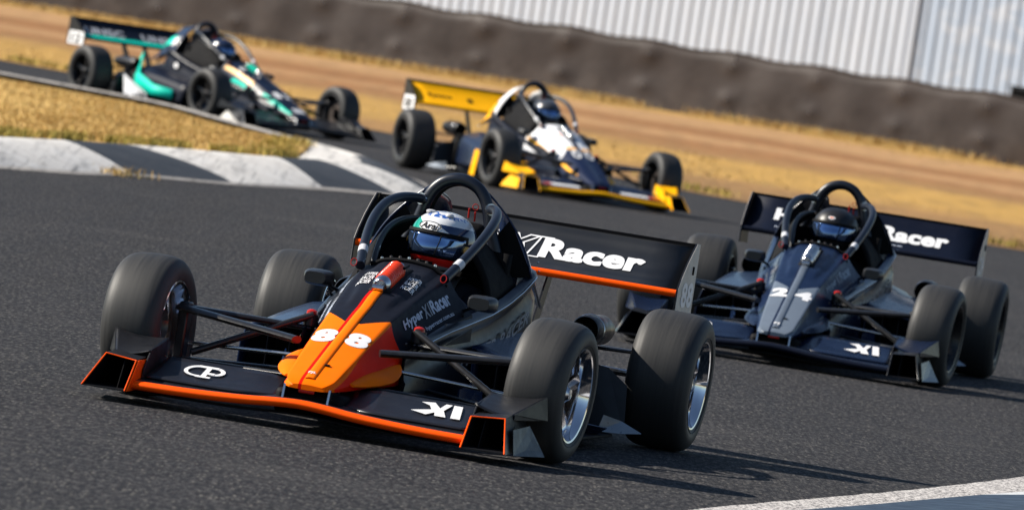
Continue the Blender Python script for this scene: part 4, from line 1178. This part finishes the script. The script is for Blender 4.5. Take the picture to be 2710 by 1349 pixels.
# ------------------------------------------------------------------ ground
def asphalt_mat():
    mt, nt, bs = newmat('asphalt')
    tc = N(nt, 'ShaderNodeTexCoord').outputs['Object']
    big = noise_n(nt, tc, 0.35, 4, 0.6)
    mp = N(nt, 'ShaderNodeMapping'); nt.links.new(tc, mp.inputs[0])
    mp.inputs['Rotation'].default_value = (0, 0, R(-14))
    mp.inputs['Scale'].default_value = (3.2, 0.16, 1)
    streak = noise_n(nt, mp.outputs[0], 1.0, 5, 0.62)
    mp2 = N(nt, 'ShaderNodeMapping'); nt.links.new(tc, mp2.inputs[0])
    mp2.inputs['Scale'].default_value = (1, 0.16, 1)
    grain = noise_n(nt, mp2.outputs[0], 46, 4, 0.82)
    fine = noise_n(nt, tc, 150, 3, 0.8)
    vo = N(nt, 'ShaderNodeTexVoronoi'); vo.feature = 'F1'
    vo.inputs['Scale'].default_value = 60
    nt.links.new(mp2.outputs[0], vo.inputs['Vector'])
    c = ramp(nt, big, [(0.3, (0.0190, 0.0193, 0.0230)), (0.7, (0.0270, 0.0270, 0.0310))])
    c = mix_n(nt, ramp(nt, streak, [(0.42, 0.0), (0.66, 0.55)]), c, (0.011, 0.011, 0.0125))
    mp4 = N(nt, 'ShaderNodeMapping'); nt.links.new(tc, mp4.inputs[0])
    mp4.inputs['Rotation'].default_value = (0, 0, R(-16)); mp4.inputs['Scale'].default_value = (1.1, 0.05, 1)
    band = noise_n(nt, mp4.outputs[0], 1.0, 3, 0.5, 0.4)
    c = mix_n(nt, ramp(nt, band, [(0.40, 0.0), (0.58, 0.6)]), c, (0.0120, 0.0122, 0.0150))
    med = noise_n(nt, tc, 2.6, 6, 0.7)
    c = mix_n(nt, ramp(nt, med, [(0.36, 0.0), (0.62, 0.62)]), c, (0.0115, 0.0117, 0.0140))
    patch_ = noise_n(nt, tc, 0.55, 5, 0.7)
    c = mix_n(nt, ramp(nt, patch_, [(0.55, 0.0), (0.66, 0.5)]), c, (0.046, 0.044, 0.044))
    c = mix_n(nt, ramp(nt, grain, [(0.45, 0.0), (0.63, 0.85)]), c, (0.088, 0.084, 0.083))
    c = mix_n(nt, ramp(nt, fine, [(0.30, 0.75), (0.48, 0.0)]), c, (0.011, 0.011, 0.013))
    sp = N(nt, 'ShaderNodeSeparateColor'); nt.links.new(vo.outputs['Color'], sp.inputs[0])
    pick = math_n(nt, 'MULTIPLY', math_n(nt, 'GREATER_THAN', sp.outputs[0], 0.80), math_n(nt, 'LESS_THAN', vo.outputs['Distance'], 0.36))
    c = mix_n(nt, math_n(nt, 'MULTIPLY', pick, 0.5), c, (0.15, 0.14, 0.125))
    nt.links.new(c, bs.inputs['Base Color'])
    nt.links.new(ramp(nt, streak, [(0.3, 0.9), (0.7, 0.75)]), bs.inputs['Roughness'])
    bs.inputs['Specular IOR Level'].default_value = 0.10
    bump_n(nt, fine, bs, 0.5, 0.008)
    return mt

def verge_mat():
    mt, nt, bs = newmat('dry_verge')
    tc = N(nt, 'ShaderNodeTexCoord').outputs['Object']
    s = N(nt, 'ShaderNodeSeparateXYZ'); nt.links.new(tc, s.inputs[0])
    mp = N(nt, 'ShaderNodeMapping'); nt.links.new(tc, mp.inputs[0])
    mp.inputs['Scale'].default_value = (0.35, 0.10, 1)
    wob = noise_n(nt, mp.outputs[0], 1.0, 5, 0.65)
    # distance across the verge: fence side is high
    q = math_n(nt, 'ADD', s.outputs[1], math_n(nt, 'MULTIPLY', s.outputs[0], 0.55))
    q = math_n(nt, 'ADD', q, math_n(nt, 'MULTIPLY', math_n(nt, 'SUBTRACT', wob, 0.5), 16.0))
    t = math_n(nt, 'DIVIDE', math_n(nt, 'SUBTRACT', q, 84.0), 84.0)
    GR = (0.20, 0.125, 0.068); GD = (0.44, 0.265, 0.085); BR = (0.29, 0.145, 0.068); TN = (0.42, 0.25, 0.125); GB = (0.31, 0.18, 0.080)
    c = ramp(nt, t, [(0.0, GR), (0.15, GB), (0.20, GD), (0.33, GD), (0.40, GB), (0.46, BR), (0.54, TN), (0.60, BR), (0.66, BR), (0.74, TN), (0.86, TN), (0.90, GD), (1.0, GD)])
    mp2 = N(nt, 'ShaderNodeMapping'); nt.links.new(tc, mp2.inputs[0])
    mp2.inputs['Scale'].default_value = (2.2, 0.28, 1)
    n2 = noise_n(nt, mp2.outputs[0], 1.0, 6, 0.7)
    c = mix_n(nt, ramp(nt, n2, [(0.45, 0.0), (0.75, 0.55)]), c, (0.13, 0.085, 0.05))
    n3 = noise_n(nt, mp2.outputs[0], 4.0, 5, 0.7)
    c = mix_n(nt, ramp(nt, n3, [(0.52, 0.0), (0.75, 0.45)]), c, (0.46, 0.31, 0.14))
    n4 = noise_n(nt, tc, 0.8, 4, 0.6)
    c = mix_n(nt, ramp(nt, n4, [(0.60, 0.0), (0.75, 0.35)]), c, (0.13, 0.13, 0.035))
    nt.links.new(c, bs.inputs['Base Color'])
    bs.inputs['Roughness'].default_value = 0.95
    bs.inputs['Specular IOR Level'].default_value = 0.02
    bump_n(nt, n3, bs, 0.6, 0.06)
    return mt

def soil_mat():
    mt, nt, bs = newmat('dry_grass_ground')
    tc = N(nt, 'ShaderNodeTexCoord').outputs['Object']
    mp = N(nt, 'ShaderNodeMapping'); nt.links.new(tc, mp.inputs[0])
    mp.inputs['Scale'].default_value = (3.0, 0.5, 1)
    n1 = noise_n(nt, mp.outputs[0], 1.6, 6, 0.7)
    c = ramp(nt, n1, [(0.25, (0.42, 0.265, 0.090)), (0.5, (0.50, 0.325, 0.115)), (0.75, (0.57, 0.39, 0.155))])
    nt.links.new(c, bs.inputs['Base Color'])
    bs.inputs['Roughness'].default_value = 0.95
    bs.inputs['Specular IOR Level'].default_value = 0.02
    bump_n(nt, n1, bs, 0.15, 0.03)
    return mt

def kerb_mat(name, a, b, wear=0.5, rough=0.55):
    mt, nt, bs = newmat(name)
    tc = N(nt, 'ShaderNodeTexCoord').outputs['Object']
    mp = N(nt, 'ShaderNodeMapping'); nt.links.new(tc, mp.inputs[0])
    mp.inputs['Rotation'].default_value = (0, 0, R(-14))
    mp.inputs['Scale'].default_value = (9, 0.7, 4)
    n1 = noise_n(nt, mp.outputs[0], 1.0, 6, 0.7)
    n2 = noise_n(nt, tc, 3.0, 5, 0.65)
    c = ramp(nt, n2, [(0.3, a), (0.7, b)])
    c = mix_n(nt, ramp(nt, n1, [(0.52, 0.0), (0.72, wear)]), c, (0.10, 0.095, 0.09))
    mp3 = N(nt, 'ShaderNodeMapping'); nt.links.new(tc, mp3.inputs[0])
    mp3.inputs['Rotation'].default_value = (0, 0, R(-17)); mp3.inputs['Scale'].default_value = (26, 0.22, 8)
    n4 = noise_n(nt, mp3.outputs[0], 1.0, 4, 0.6)
    c = mix_n(nt, ramp(nt, n4, [(0.58, 0.0), (0.68, wear * 0.8)]), c, (0.05, 0.048, 0.046))
    n5 = noise_n(nt, tc, 14, 5, 0.7)
    c = mix_n(nt, ramp(nt, n5, [(0.60, 0.0), (0.66, wear * 0.9)]), c, (0.20, 0.185, 0.17))
    nt.links.new(c, bs.inputs['Base Color'])
    bs.inputs['Roughness'].default_value = rough
    bs.inputs['Specular IOR Level'].default_value = 0.15
    bump_n(nt, n1, bs, 0.25, 0.01)
    return mt

def line_mat():
    mt, nt, bs = newmat('worn_white_line')
    tc = N(nt, 'ShaderNodeTexCoord').outputs['Object']
    mp2 = N(nt, 'ShaderNodeMapping'); nt.links.new(tc, mp2.inputs[0])
    mp2.inputs['Scale'].default_value = (1, 0.35, 1)
    g = noise_n(nt, mp2.outputs[0], 75, 3, 0.75)
    n2 = noise_n(nt, tc, 5, 4)
    c = ramp(nt, g, [(0.40, (0.09, 0.085, 0.085)), (0.50, (0.42, 0.39, 0.37)), (0.62, (0.62, 0.59, 0.56))])
    c = mix_n(nt, ramp(nt, n2, [(0.5, 0.0), (0.8, 0.35)]), c, (0.2, 0.19, 0.18))
    nt.links.new(c, bs.inputs['Base Color'])
    bs.inputs['Roughness'].default_value = 0.8
    bump_n(nt, g, bs, 0.4, 0.006)
    return mt

# asphalt: one wide sheet
def sheet(name, xs, ys, mat, z=0.0):
    v = [(x, y, z) for y in ys for x in xs]
    n = len(xs)
    f = [(j * n + i, j * n + i + 1, (j + 1) * n + i + 1, (j + 1) * n + i) for j in range(len(ys) - 1) for i in range(n - 1)]
    return mk(name, v, f, mat, None, smooth=False)
g = sheet('ground', [-3000, -60, 60, 3000], [-600, 20, 100, 200, 3000], soil_mat(), -0.02)
tag(g, 'flat dry ground reaching to the horizon', kind='structure')
trk = sheet('track', [-40, -20, 0, 20, 40], [-10, 20, 50, 80, 115], asphalt_mat(), 0.0)
tag(trk, 'dark grey asphalt race track surface', kind='structure')

# outer verge
VM = verge_mat()
edge = cat_rom([(-60, 150), (-30, 128), (-14, 112.5), (-6.74, 104.0), (-1.75, 95.6), (1.67, 88.5), (5.13, 84.6), (9, 82.0), (20, 78), (60, 70)], 8)
v, f = [], []
nr = 26
for i, e in enumerate(edge):
    for k in range(nr + 1):
        t = k / nr
        y = e[1] + (230 - e[1]) * t ** 1.4
        wob = 0.25 * noise.noise(Vector((e[0] * 0.7, 0, 3))) * (1 - t) ** 6
        z = 0.006 + 0.05 * smooth01(t / 0.08) + 0.05 * noise.noise(Vector((e[0] * 0.25, y * 0.05, 1.0))) * smooth01(t / 0.1)
        v.append((e[0] + wob * 0.3, y + wob, z))
for i in range(len(edge) - 1):
    for k in range(nr):
        f.append((i * (nr + 1) + k, (i + 1) * (nr + 1) + k, (i + 1) * (nr + 1) + k + 1, i * (nr + 1) + k + 1))
vg = mk('verge', v, f, VM, None)
tag(vg, 'dry grass and brown dirt verge between track and black fence', kind='structure')

# inner kerb and grass island
KB = [(-6.8, 48), (-4.9, 53.5), (-4.1, 56.7), (-3.65, 58.6), (-3.23, 60.0), (-2.87, 61.8), (-2.17, 63.7), (-1.55, 66.4), (-0.98, 67.9), (-0.75, 69.5), (-0.8, 71.5), (-1.02, 74.6), (-1.5, 77.3), (-2.2, 79.5), (-2.95, 82.2), (-3.6, 84.4), (-5.0, 86.7), (-7.5, 90.4)]
KC = [(-7.6, 48.6), (-5.6, 54.3), (-4.55, 57.8), (-4.1, 59.4), (-3.83, 60.9), (-3.43, 63.0), (-2.75, 65.8), (-2.2, 67.3), (-1.73, 69.6), (-1.5, 71), (-1.42, 72.5), (-1.55, 74.2), (-1.95, 76.0), (-2.45, 77.9), (-3.15, 80.8), (-3.8, 83.6), (-5.3, 85.9), (-7.8, 89.6)]
KZ = [0.17] * 9 + [0.15, 0.14, 0.14, 0.15, 0.16, 0.17, 0.17, 0.17, 0.17]
SUB = 8
kb = cat_rom(KB, SUB); kc = cat_rom(KC, SUB); kz = np.interp(np.arange(len(kb)) / SUB, range(len(KZ)), KZ)
K_W = kerb_mat('kerb_white', (0.60, 0.56, 0.51), (0.76, 0.73, 0.69), 0.7)
K_D = kerb_mat('kerb_dark', (0.030, 0.031, 0.034), (0.052, 0.052, 0.055), 0.25)
K_C = kerb_mat('kerb_concrete', (0.28, 0.26, 0.24), (0.42, 0.39, 0.36), 0.75, 0.8)
kerb = empty('kerb', (-2.2, 63.7, 0))
tag(kerb, 'humped black and white painted kerb around the dry grass island', kind='structure')
def kpt(i, t):
    b, c, z = kb[i], kc[i], kz[i]
    zz = z * (1 - (1 - min(1, t / 0.85)) ** 1.45)
    if t > 0.85: zz = z * (1 - 0.10 * ((t - 0.85) / 0.15))
    p = b + (c - b) * t
    return (p[0] + 2.2, p[1] - 63.7, zz + 0.004)
bnd = [(0, 0), (1, 0.8), (2.0, 1.8), (2.9, 2.6), (5, 4.78), (6, 5.4), (7, 7.2), (8, 7.77), (9.4, 9.0), (11, 11), (12.4, 12.4), (14, 14), (15.5, 15.5), (17, 17)]
bmat = [K_W, K_D, K_W, K_W, K_D, K_W, K_D, K_W, K_D, K_W, K_C, K_C, K_C]
def kptf(fi, t):
    i = int(min(fi * SUB, len(kb) - 2)); fr = fi * SUB - i
    a, b = np.array(kpt(i, t)), np.array(kpt(i + 1, t))
    return a + (b - a) * fr
for (a0, c0), (a1, c1), mt in zip(bnd[:-1], bnd[1:], bmat):
    NT, NS = 14, 18
    v, f = [], []
    for i in range(NS + 1):
        for k in range(NT + 1):
            t = k / NT; e = smooth01(t) * 0.6 + t * 0.4
            x0, x1 = a0 + (c0 - a0) * e, a1 + (c1 - a1) * e
            v.append(kptf(x0 + (x1 - x0) * i / NS, t))
    for i in range(NS):
        for k in range(NT): f.append((i * (NT + 1) + k, (i + 1) * (NT + 1) + k, (i + 1) * (NT + 1) + k + 1, i * (NT + 1) + k + 1))
    mk('kerb_block', v, f, mt, kerb, ang=60)
# broken concrete apron along the foot of the kerb
v, f = [], []
for i in range(0, 12 * SUB):
    b, c = np.array(kb[i]), np.array(kc[i]); d = (b - c) / np.linalg.norm(b - c)
    w_ = 0.07 + 0.035 * noise.noise(Vector((i * 0.45, 0, 0)))
    p, q = b - d * 0.02, b + d * w_
    v += [(p[0], p[1], 0.020), (q[0], q[1], 0.0045)]
f = [(2 * i, 2 * i + 1, 2 * i + 3, 2 * i + 2) for i in range(len(v) // 2 - 1)]
ap = mk('kerb_apron', [(p[0] + 2.2, p[1] - 63.7, p[2]) for p in v], f, K_C, kerb)

half = 8.5 * SUB
nI = int(7.7 * SUB)
M = len(kc) - 1
def isl(i, t):
    """i counts from the outer end to the tip; t across from front to back"""
    fi = M - i * 5.0 / 7.7; j = int(min(fi, M - 1)); fr = fi - j
    a, b = np.array(kc[i]), np.array(kc[j]) * (1 - fr) + np.array(kc[j + 1]) * fr
    za, zb_ = kz[i], kz[j] * (1 - fr) + kz[j + 1] * fr
    p = a + (b - a) * t
    z = (za + (zb_ - za) * t) * (0.9 - 0.28 * smooth01((t - 0.72) / 0.28)) + 0.03 * math.sin(math.pi * t) + 0.025 * noise.noise(Vector((p[0] * 1.2, p[1] * 0.3, 0))) * math.sin(math.pi * t)
    return np.array([p[0], p[1], z + 0.006])
cap = [(kc[i][0] + 2.2, kc[i][1] - 63.7, 0.895 * kz[i] + 0.006) for i in range(nI, int(12 * SUB) + 1)]
mk('kerb_cap', cap, [tuple(range(len(cap)))], K_W, kerb, smooth=False)
NG = 36
v = [isl(i, k / NG) for i in range(nI + 1) for k in range(NG + 1)]
f = [(i * (NG + 1) + k, (i + 1) * (NG + 1) + k, (i + 1) * (NG + 1) + k + 1, i * (NG + 1) + k + 1) for i in range(nI) for k in range(NG)]
isd = mk('grass_island', v, f, soil_mat(), None)
tag(isd, 'mound of dry golden grass inside the bend', kind='structure')

# grass blades
def grass_mat(name, cols, tr=0.25):
    mt, nt, bs = newmat(name)
    geo = N(nt, 'ShaderNodeNewGeometry')
    c = ramp(nt, geo.outputs['Random Per Island'], [(i / (len(cols) - 1), c_) for i, c_ in enumerate(cols)])
    nt.links.new(c, bs.inputs['Base Color'])
    bs.inputs['Roughness'].default_value = 0.8
    bs.inputs['Specular IOR Level'].default_value = 0.1
    return mt
G_DRY = grass_mat('dry_blades', [(0.38, 0.235, 0.075), (0.50, 0.325, 0.115), (0.56, 0.38, 0.145), (0.60, 0.43, 0.20), (0.40, 0.31, 0.09)])
G_GRN = grass_mat('green_blades', [(0.20, 0.18, 0.04), (0.30, 0.25, 0.055), (0.42, 0.31, 0.08), (0.52, 0.36, 0.12)])
def blades(name, pts, hmin, hmax, wd, mat, label, per=4, spread=0.05):
    n = len(pts) * per
    P = np.repeat(np.array(pts), per, axis=0)
    P[:, :2] += rng.normal(0, spread, (n, 2))
    h = rng.uniform(hmin, hmax, n)
    a = rng.uniform(0, 2 * math.pi, n)
    lean = rng.uniform(0.1, 0.8, n) * h
    wv = np.stack([np.cos(a), np.sin(a), np.zeros(n)], 1) * (wd * rng.uniform(0.6, 1.3, n))[:, None]
    la = rng.uniform(0, 2 * math.pi, n)
    tip = P + np.stack([np.cos(la) * lean, np.sin(la) * lean, h], 1)
    mid = P + np.stack([np.cos(la) * lean * 0.3, np.sin(la) * lean * 0.3, h * 0.6], 1)
    V = np.stack([P - wv, P + wv, mid + wv * 0.7, mid - wv * 0.7, tip], 1).reshape(-1, 3)
    me = bpy.data.meshes.new(name)
    b = np.arange(n) * 5
    F = np.concatenate([np.stack([b, b + 1, b + 2, b + 3], 1).ravel()])
    T = np.stack([b + 3, b + 2, b + 4], 1).ravel()
    me.vertices.add(n * 5); me.vertices.foreach_set('co', V.ravel())
    me.loops.add(n * 7)
    me.loops.foreach_set('vertex_index', np.concatenate([F, T]))
    me.polygons.add(2 * n)
    ls = np.concatenate([np.arange(n) * 4, n * 4 + np.arange(n) * 3])
    me.polygons.foreach_set('loop_start', ls)
    me.update(calc_edges=True); me.validate()
    me.materials.append(mat)
    o = bpy.data.objects.new(name, me); col.objects.link(o)
    tag(o, label, kind='stuff')
    return o
pts = []
for _ in range(9000):
    pts.append(isl(int(rng.integers(6, nI)), rng.uniform(0.02, 0.98)))
blades('dry_grass', pts, 0.010, 0.034, 0.005, G_DRY, 'short dry golden grass covering the island inside the bend', 4)
pts = []
for _ in range(2600):
    i = int(rng.integers(8, nI)); t = abs(rng.normal(0, 0.035))
    if noise.noise(Vector((i * 0.35, 5, 0))) < -0.25: continue
    pts.append(isl(i, min(1, t + 0.004)))
for _ in range(250):
    i = int(rng.integers(nI - 6, nI)); pts.append(isl(i, rng.uniform(0, 1)))
blades('green_grass', pts, 0.02, 0.075, 0.006, G_GRN, 'greener grass fringe along the back of the kerb', 4, 0.04)
# weed growing from the crack at the kerb foot
p0 = np.array(kb[5 * SUB - 2])
blades('kerb_weed', [(p0[0] + rng.normal(0, 0.12), p0[1] + rng.normal(0, 0.25), 0.01) for _ in range(45)], 0.015, 0.07, 0.005, G_DRY, 'small dry weed in the crack at the foot of the kerb', 4, 0.03)

# ------------------------------------------------------------------ fence
fdir0, fdir1 = np.array((-11.16 - 18.0, 171.0 + 7.6)), np.array((9.43 + 12, 159.4 - 5.0))
FL = np.linalg.norm(fdir1 - fdir0)
fu = (fdir1 - fdir0) / FL; fnn = np.array((-fu[1], fu[0]))
fence = empty('fence', (0, 164, 0))
tag(fence, 'long low fence draped in sagging black plastic sheet in front of shed', 'fence')
PS = 1.82
def fence_pt(s, t):
    """s metres along, t 0 foot .. 1 top"""
    ph = (s / PS) % 1.0
    dpost = min(ph, 1 - ph) * PS
    h = 1.30 + 0.028 * math.cos(2 * math.pi * s / PS) + 0.03 * noise.noise(Vector((s * 0.35, 0, 0))) 
    out = 0.045 * noise.noise(Vector((s * 0.40, t * 1.0, 2.0))) + 0.008 * noise.noise(Vector((s * 1.3, t * 2.6, 7.0)))
    out += 0.035 * math.sin(math.pi * t) * (1 - math.exp(-(dpost / 0.5) ** 2))
    for tt in (0.32, 0.80):
        out += 0.040 * math.exp(-((dpost / 0.22) ** 2 + ((t - tt) * 1.3 / 0.16) ** 2))
    # draped folds hanging from the fixings
    out += 0.010 * math.cos(2 * math.pi * s / PS * 2 + 1) * t * (1 - t) * 2
    top = smooth01((t - 0.9) / 0.1)
    out -= 0.05 * top
    p = fdir0 + fu * s - fnn * (0.06 + out - 0.16 * t)
    return (p[0], p[1] - 164, 0.03 + h * t)
ns = int(FL / 0.075)
v, f = grid_geo(lambda a, b: fence_pt(a * FL, b), ns, 26)
FM, fnt, fbs = newmat('black_plastic_sheet')
tc = N(fnt, 'ShaderNodeTexCoord').outputs['Object']
n1 = noise_n(fnt, tc, 0.9, 6, 0.65)
sx = N(fnt, 'ShaderNodeSeparateXYZ'); fnt.links.new(tc, sx.inputs[0])
c = ramp(fnt, n1, [(0.3, (0.040, 0.030, 0.026)), (0.7, (0.070, 0.055, 0.049))])
dust = math_n(fnt, 'MULTIPLY', ramp(fnt, noise_n(fnt, tc, 2.2, 6, 0.7), [(0.42, 0.0), (0.7, 0.7)]), ramp(fnt, math_n(fnt, 'DIVIDE', sx.outputs[2], 0.6), [(0.0, 1.0), (1.0, 0.05)]))
c = mix_n(fnt, dust, c, (0.17, 0.14, 0.12))
fnt.links.new(c, fbs.inputs['Base Color'])
fbs.inputs['Roughness'].default_value = 0.5
fbs.inputs['Specular IOR Level'].default_value = 0.22
bump_n(fnt, noise_n(fnt, tc, 5, 5), fbs, 0.25, 0.03)
mk('sheet', v, f, FM, fence, ang=180)
v, f = tube_geo([(p[0], p[1], p[2] + 0.004) for p in (fence_pt(s, 1.0) for s in np.arange(0, FL, 0.2))], 0.028, 8)
mk('rolled_hem', v, f, FM, fence)
k = 0
while k * PS < FL:
    s = k * PS
    p = fdir0 + fu * s
    mk('post', *lathe_geo([(-0.1, 0.04), (1.28, 0.04), (1.30, 0.03), (1.30, 0.001)], 10, axis=2, c=(p[0] + fnn[0] * 0.12, p[1] + fnn[1] * 0.12 - 164, 0)), MT['disc'], fence)
    for tt in (0.32, 0.80):
        q = fence_pt(s, tt)
        mk('fixing', *lathe_geo([(-0.006, 0.020), (0.0, 0.018), (0.005, 0.010), (0.006, 0.001)], 8, axis=1, c=(q[0], q[1] - 0.010, q[2])), MT['offwhite'], fence)
    k += 1
pts = []
for _ in range(7000):
    s = rng.uniform(0, FL); d = abs(rng.normal(0, 1.6))
    p = fdir0 + fu * s - fnn * (0.05 + d)
    if noise.noise(Vector((s * 0.5, d * 0.4, 9))) + 0.25 < d * 0.15: continue
    pts.append((p[0], p[1], 0.03))
blades('fence_grass', pts, 0.04, 0.20, 0.014, G_DRY, 'tufts of dry golden grass along the foot of the black fence', 5, 0.12)
pts = []
for _ in range(3500):
    x = rng.uniform(-14, 14); y = rng.uniform(86, 160)
    q = y + 0.55 * x
    if not (98 < q < 114 or 154 < q < 170): continue
    ed = np.interp(x, [e[0] for e in edge], [e[1] for e in edge])
    if y < ed + 2: continue
    pts.append((x, y, 0.04))
blades('verge_grass', pts, 0.015, 0.045, 0.014, G_DRY, 'sparse dry grass across the verge beyond the track', 4, 0.25)
pts = []
for _ in range(1500):
    x = rng.uniform(-14, 14); ed = np.interp(x, [e[0] for e in edge], [e[1] for e in edge])
    if noise.noise(Vector((x * 0.9, 0, 4))) < 0.1: continue
    pts.append((x, ed + abs(rng.normal(0.5, 0.8)), 0.02))
blades('edge_grass', pts, 0.03, 0.09, 0.010, G_GRN, 'patches of greenish grass at the outer edge of the track', 4, 0.10)

# ------------------------------------------------------------------ corrugated shed
def shed_mat(name, a, b, rust):
    mt, nt, bs = newmat(name)
    tc = N(nt, 'ShaderNodeTexCoord').outputs['Object']
    mp = N(nt, 'ShaderNodeMapping'); nt.links.new(tc, mp.inputs[0])
    mp.inputs['Scale'].default_value = (2.0, 1, 0.35)
    n1 = noise_n(nt, mp.outputs[0], 1.0, 6, 0.65)
    c = ramp(nt, n1, [(0.3, a), (0.7, b)])
    mp2 = N(nt, 'ShaderNodeMapping'); nt.links.new(tc, mp2.inputs[0])
    mp2.inputs['Scale'].default_value = (0.7, 1, 1.6)
    n2 = noise_n(nt, mp2.outputs[0], 1.4, 4, 0.6)
    c = mix_n(nt, ramp(nt, n2, [(0.50, 0.0), (0.62, rust)]), c, (0.56, 0.59, 0.65))
    nt.links.new(c, bs.inputs['Base Color'])
    bs.inputs['Roughness'].default_value = 0.45
    bs.inputs['Metallic'].default_value = 0.15
    return mt
S_A = shed_mat('corrugated_white', (0.44, 0.49, 0.58), (0.52, 0.565, 0.65), 0.12)
S_B = shed_mat('corrugated_blue_worn', (0.32, 0.40, 0.53), (0.44, 0.50, 0.60), 0.6)
SY = 186.0
shed = empty('shed', (7.67, 178.0, 0), R(-38))
tag(shed, 'large pale corrugated metal shed behind the black fence', 'building')
PIT = 0.29
def panel(x0, nrib, mat, name='wall_panel', y=0.0, zt=7.0):
    prof = []
    for k in range(nrib):
        b = x0 + k * PIT
        prof += [(b, 0.0), (b + 0.08, 0.0), (b + 0.12, -0.028), (b + 0.20, -0.028), (b + 0.24, 0.0)]
    prof.append((x0 + nrib * PIT + 0.006, 0.0))
    v = [(a, b + y, z) for a, b in prof for z in (0.0, zt)]
    f = [(2 * i, 2 * i + 1, 2 * i + 3, 2 * i + 2) for i in range(len(prof) - 1)]
    return mk(name, v, f, mat, shed, smooth=False)
XS = 0.0
npan = 26
for k in range(npan):
    x0 = XS - (k + 1) * 4 * PIT
    panel(x0, 4, S_A, y=0.004 * (k % 2))
for k in range(6):
    panel(XS + 0.16 + k * 4 * PIT, 4, S_B, y=0.02 + 0.004 * (k % 2))
box('corner_flashing', (XS + 0.004, XS + 0.15, -0.05, 0.0, 0.0, 7.0), S_A, shed, bevel=0.01)
xl, xr = XS - npan * 4 * PIT, XS + 0.16 + 24 * PIT
mk('shed_body', *box_geo(xl, xr, 0.05, 16, 0, 6.98), S_A, shed, smooth=False)
mk('roof', *prism_geo([(-0.5, 6.98), (8.0, 9.0), (16.5, 6.98)], 0, xl - 0.3, xr + 0.3), pmat('roof_sheet', (0.42, 0.44, 0.46), 0.5, metal=0.2), shed, smooth=False)
# dark steel cabinet by the shed wall
cb = empty('cabinet', (9.75, 168.0, 0))
tag(cb, 'small dark box standing behind the black fence at the right edge', 'cabinet')
box('cabinet_body', (-0.30, 0.9, 0.0, 0.6, 0.0, 1.52), MT['flatblack'], cb, bevel=0.02)
box('cabinet_lid', (-0.33, 0.93, -0.03, 0.63, 1.525, 1.57), MT['black'], cb, bevel=0.01)
box('cabinet_door', (-0.22, 0.82, -0.03, -0.004, 0.12, 1.5), MT['black'], cb, bevel=0.008)

# ------------------------------------------------------------------ near kerb and edge line, lower right
wl_a = [(-0.55, 24.0), (0.10, 27.0), (0.80, 30.16), (1.32, 32.2), (1.85, 34.3), (2.37, 36.54), (2.95, 39.2), (3.7, 43)]
wl_b = [(-0.30, 24.0), (0.36, 27.0), (1.06, 30.5), (1.55, 32.4), (2.02, 34.2), (2.50, 36.0), (3.06, 38.7), (3.85, 42.6)]
A_, B_ = cat_rom(wl_a, 10), cat_rom(wl_b, 10)
v = []
for i, (p, q) in enumerate(zip(A_, B_)):
    j1, j2 = 0.012 * noise.noise(Vector((i * 0.9, 0, 0))), 0.012 * noise.noise(Vector((i * 0.9, 5, 0)))
    v += [(p[0] + j1, p[1], 0.0045), (q[0] + j2, q[1], 0.0045)]
f = [(2 * i, 2 * i + 1, 2 * i + 3, 2 * i + 2) for i in range(len(A_) - 1)]
tag(mk('edge_line', v, f, line_mat(), None, smooth=False), 'rough worn white line painted along the near track edge', kind='structure')
K_N = pmat('kerb_gloss_dark', (0.010, 0.016, 0.032), 0.40, var=0.3, vs_=4, rv=0.1, bump=0.25, bs_=14)
K_NW = kerb_mat('kerb_gloss_white', (0.50, 0.50, 0.50), (0.62, 0.62, 0.62), 0.35, 0.4)
nk = empty('near_kerb', (1.5, 32.0, 0))
tag(nk, 'glossy dark and white kerb at the near edge of the track', kind='structure')
nb_ = [(0, 0), (1.2, 1.5), (2.2, 2.2), (3.2, 3.2), (4.1, 5.3), (5.6, 6.4), (7, 7)]
for (a0, c0), (a1, c1), mt in zip(nb_[:-1], nb_[1:], [K_N, K_NW, K_N, K_N, K_NW, K_N]):
    v, f = [], []
    NT, NS = 12, 16
    for i in range(NS + 1):
        for k in range(NT + 1):
            t = k / NT
            x0, x1 = a0 + (c0 - a0) * t ** 0.6, a1 + (c1 - a1) * t ** 0.6
            fi = (x0 + (x1 - x0) * i / NS) * 10
            j = int(min(fi, len(B_) - 2)); q = np.array(B_[j]) + (np.array(B_[j + 1]) - np.array(B_[j])) * (fi - j)
            p = q + np.array((1.0, -0.24)) * 0.9 * t + np.array((0.004, 0))
            v.append((p[0] - 1.5, p[1] - 32.0, 0.006 + 0.055 * math.sin(math.pi * min(1, t * 1.1) * 0.5) ** 1.2))
    for i in range(NS):
        for k in range(NT): f.append((i * (NT + 1) + k, (i + 1) * (NT + 1) + k, (i + 1) * (NT + 1) + k + 1, i * (NT + 1) + k + 1))
    mk('kerb_block', v, f, mt, nk, ang=60)

# ------------------------------------------------------------------ the four cars and their drivers
make_car(LV88)
make_driver(LV88['pose'], 'driver of the orange nosed car in white and teal helmet with blue visor', MT['suit'], HEL_A, -14, 'a')
make_car(LV24)
make_driver(LV24['pose'], 'driver in plain matt black helmet in the number 24 car', MT['suit2'], HEL_B, -6, 'b')
make_car(LV3)
make_driver(LV3['pose'], 'driver in grey helmet in the yellow winged car', MT['suit2'], HEL_C, 10, 'c')
make_car(LV4)
make_driver(LV4['pose'], 'driver in dark navy helmet in the turquoise striped car', MT['suit'], HEL_D, 10, 'd')
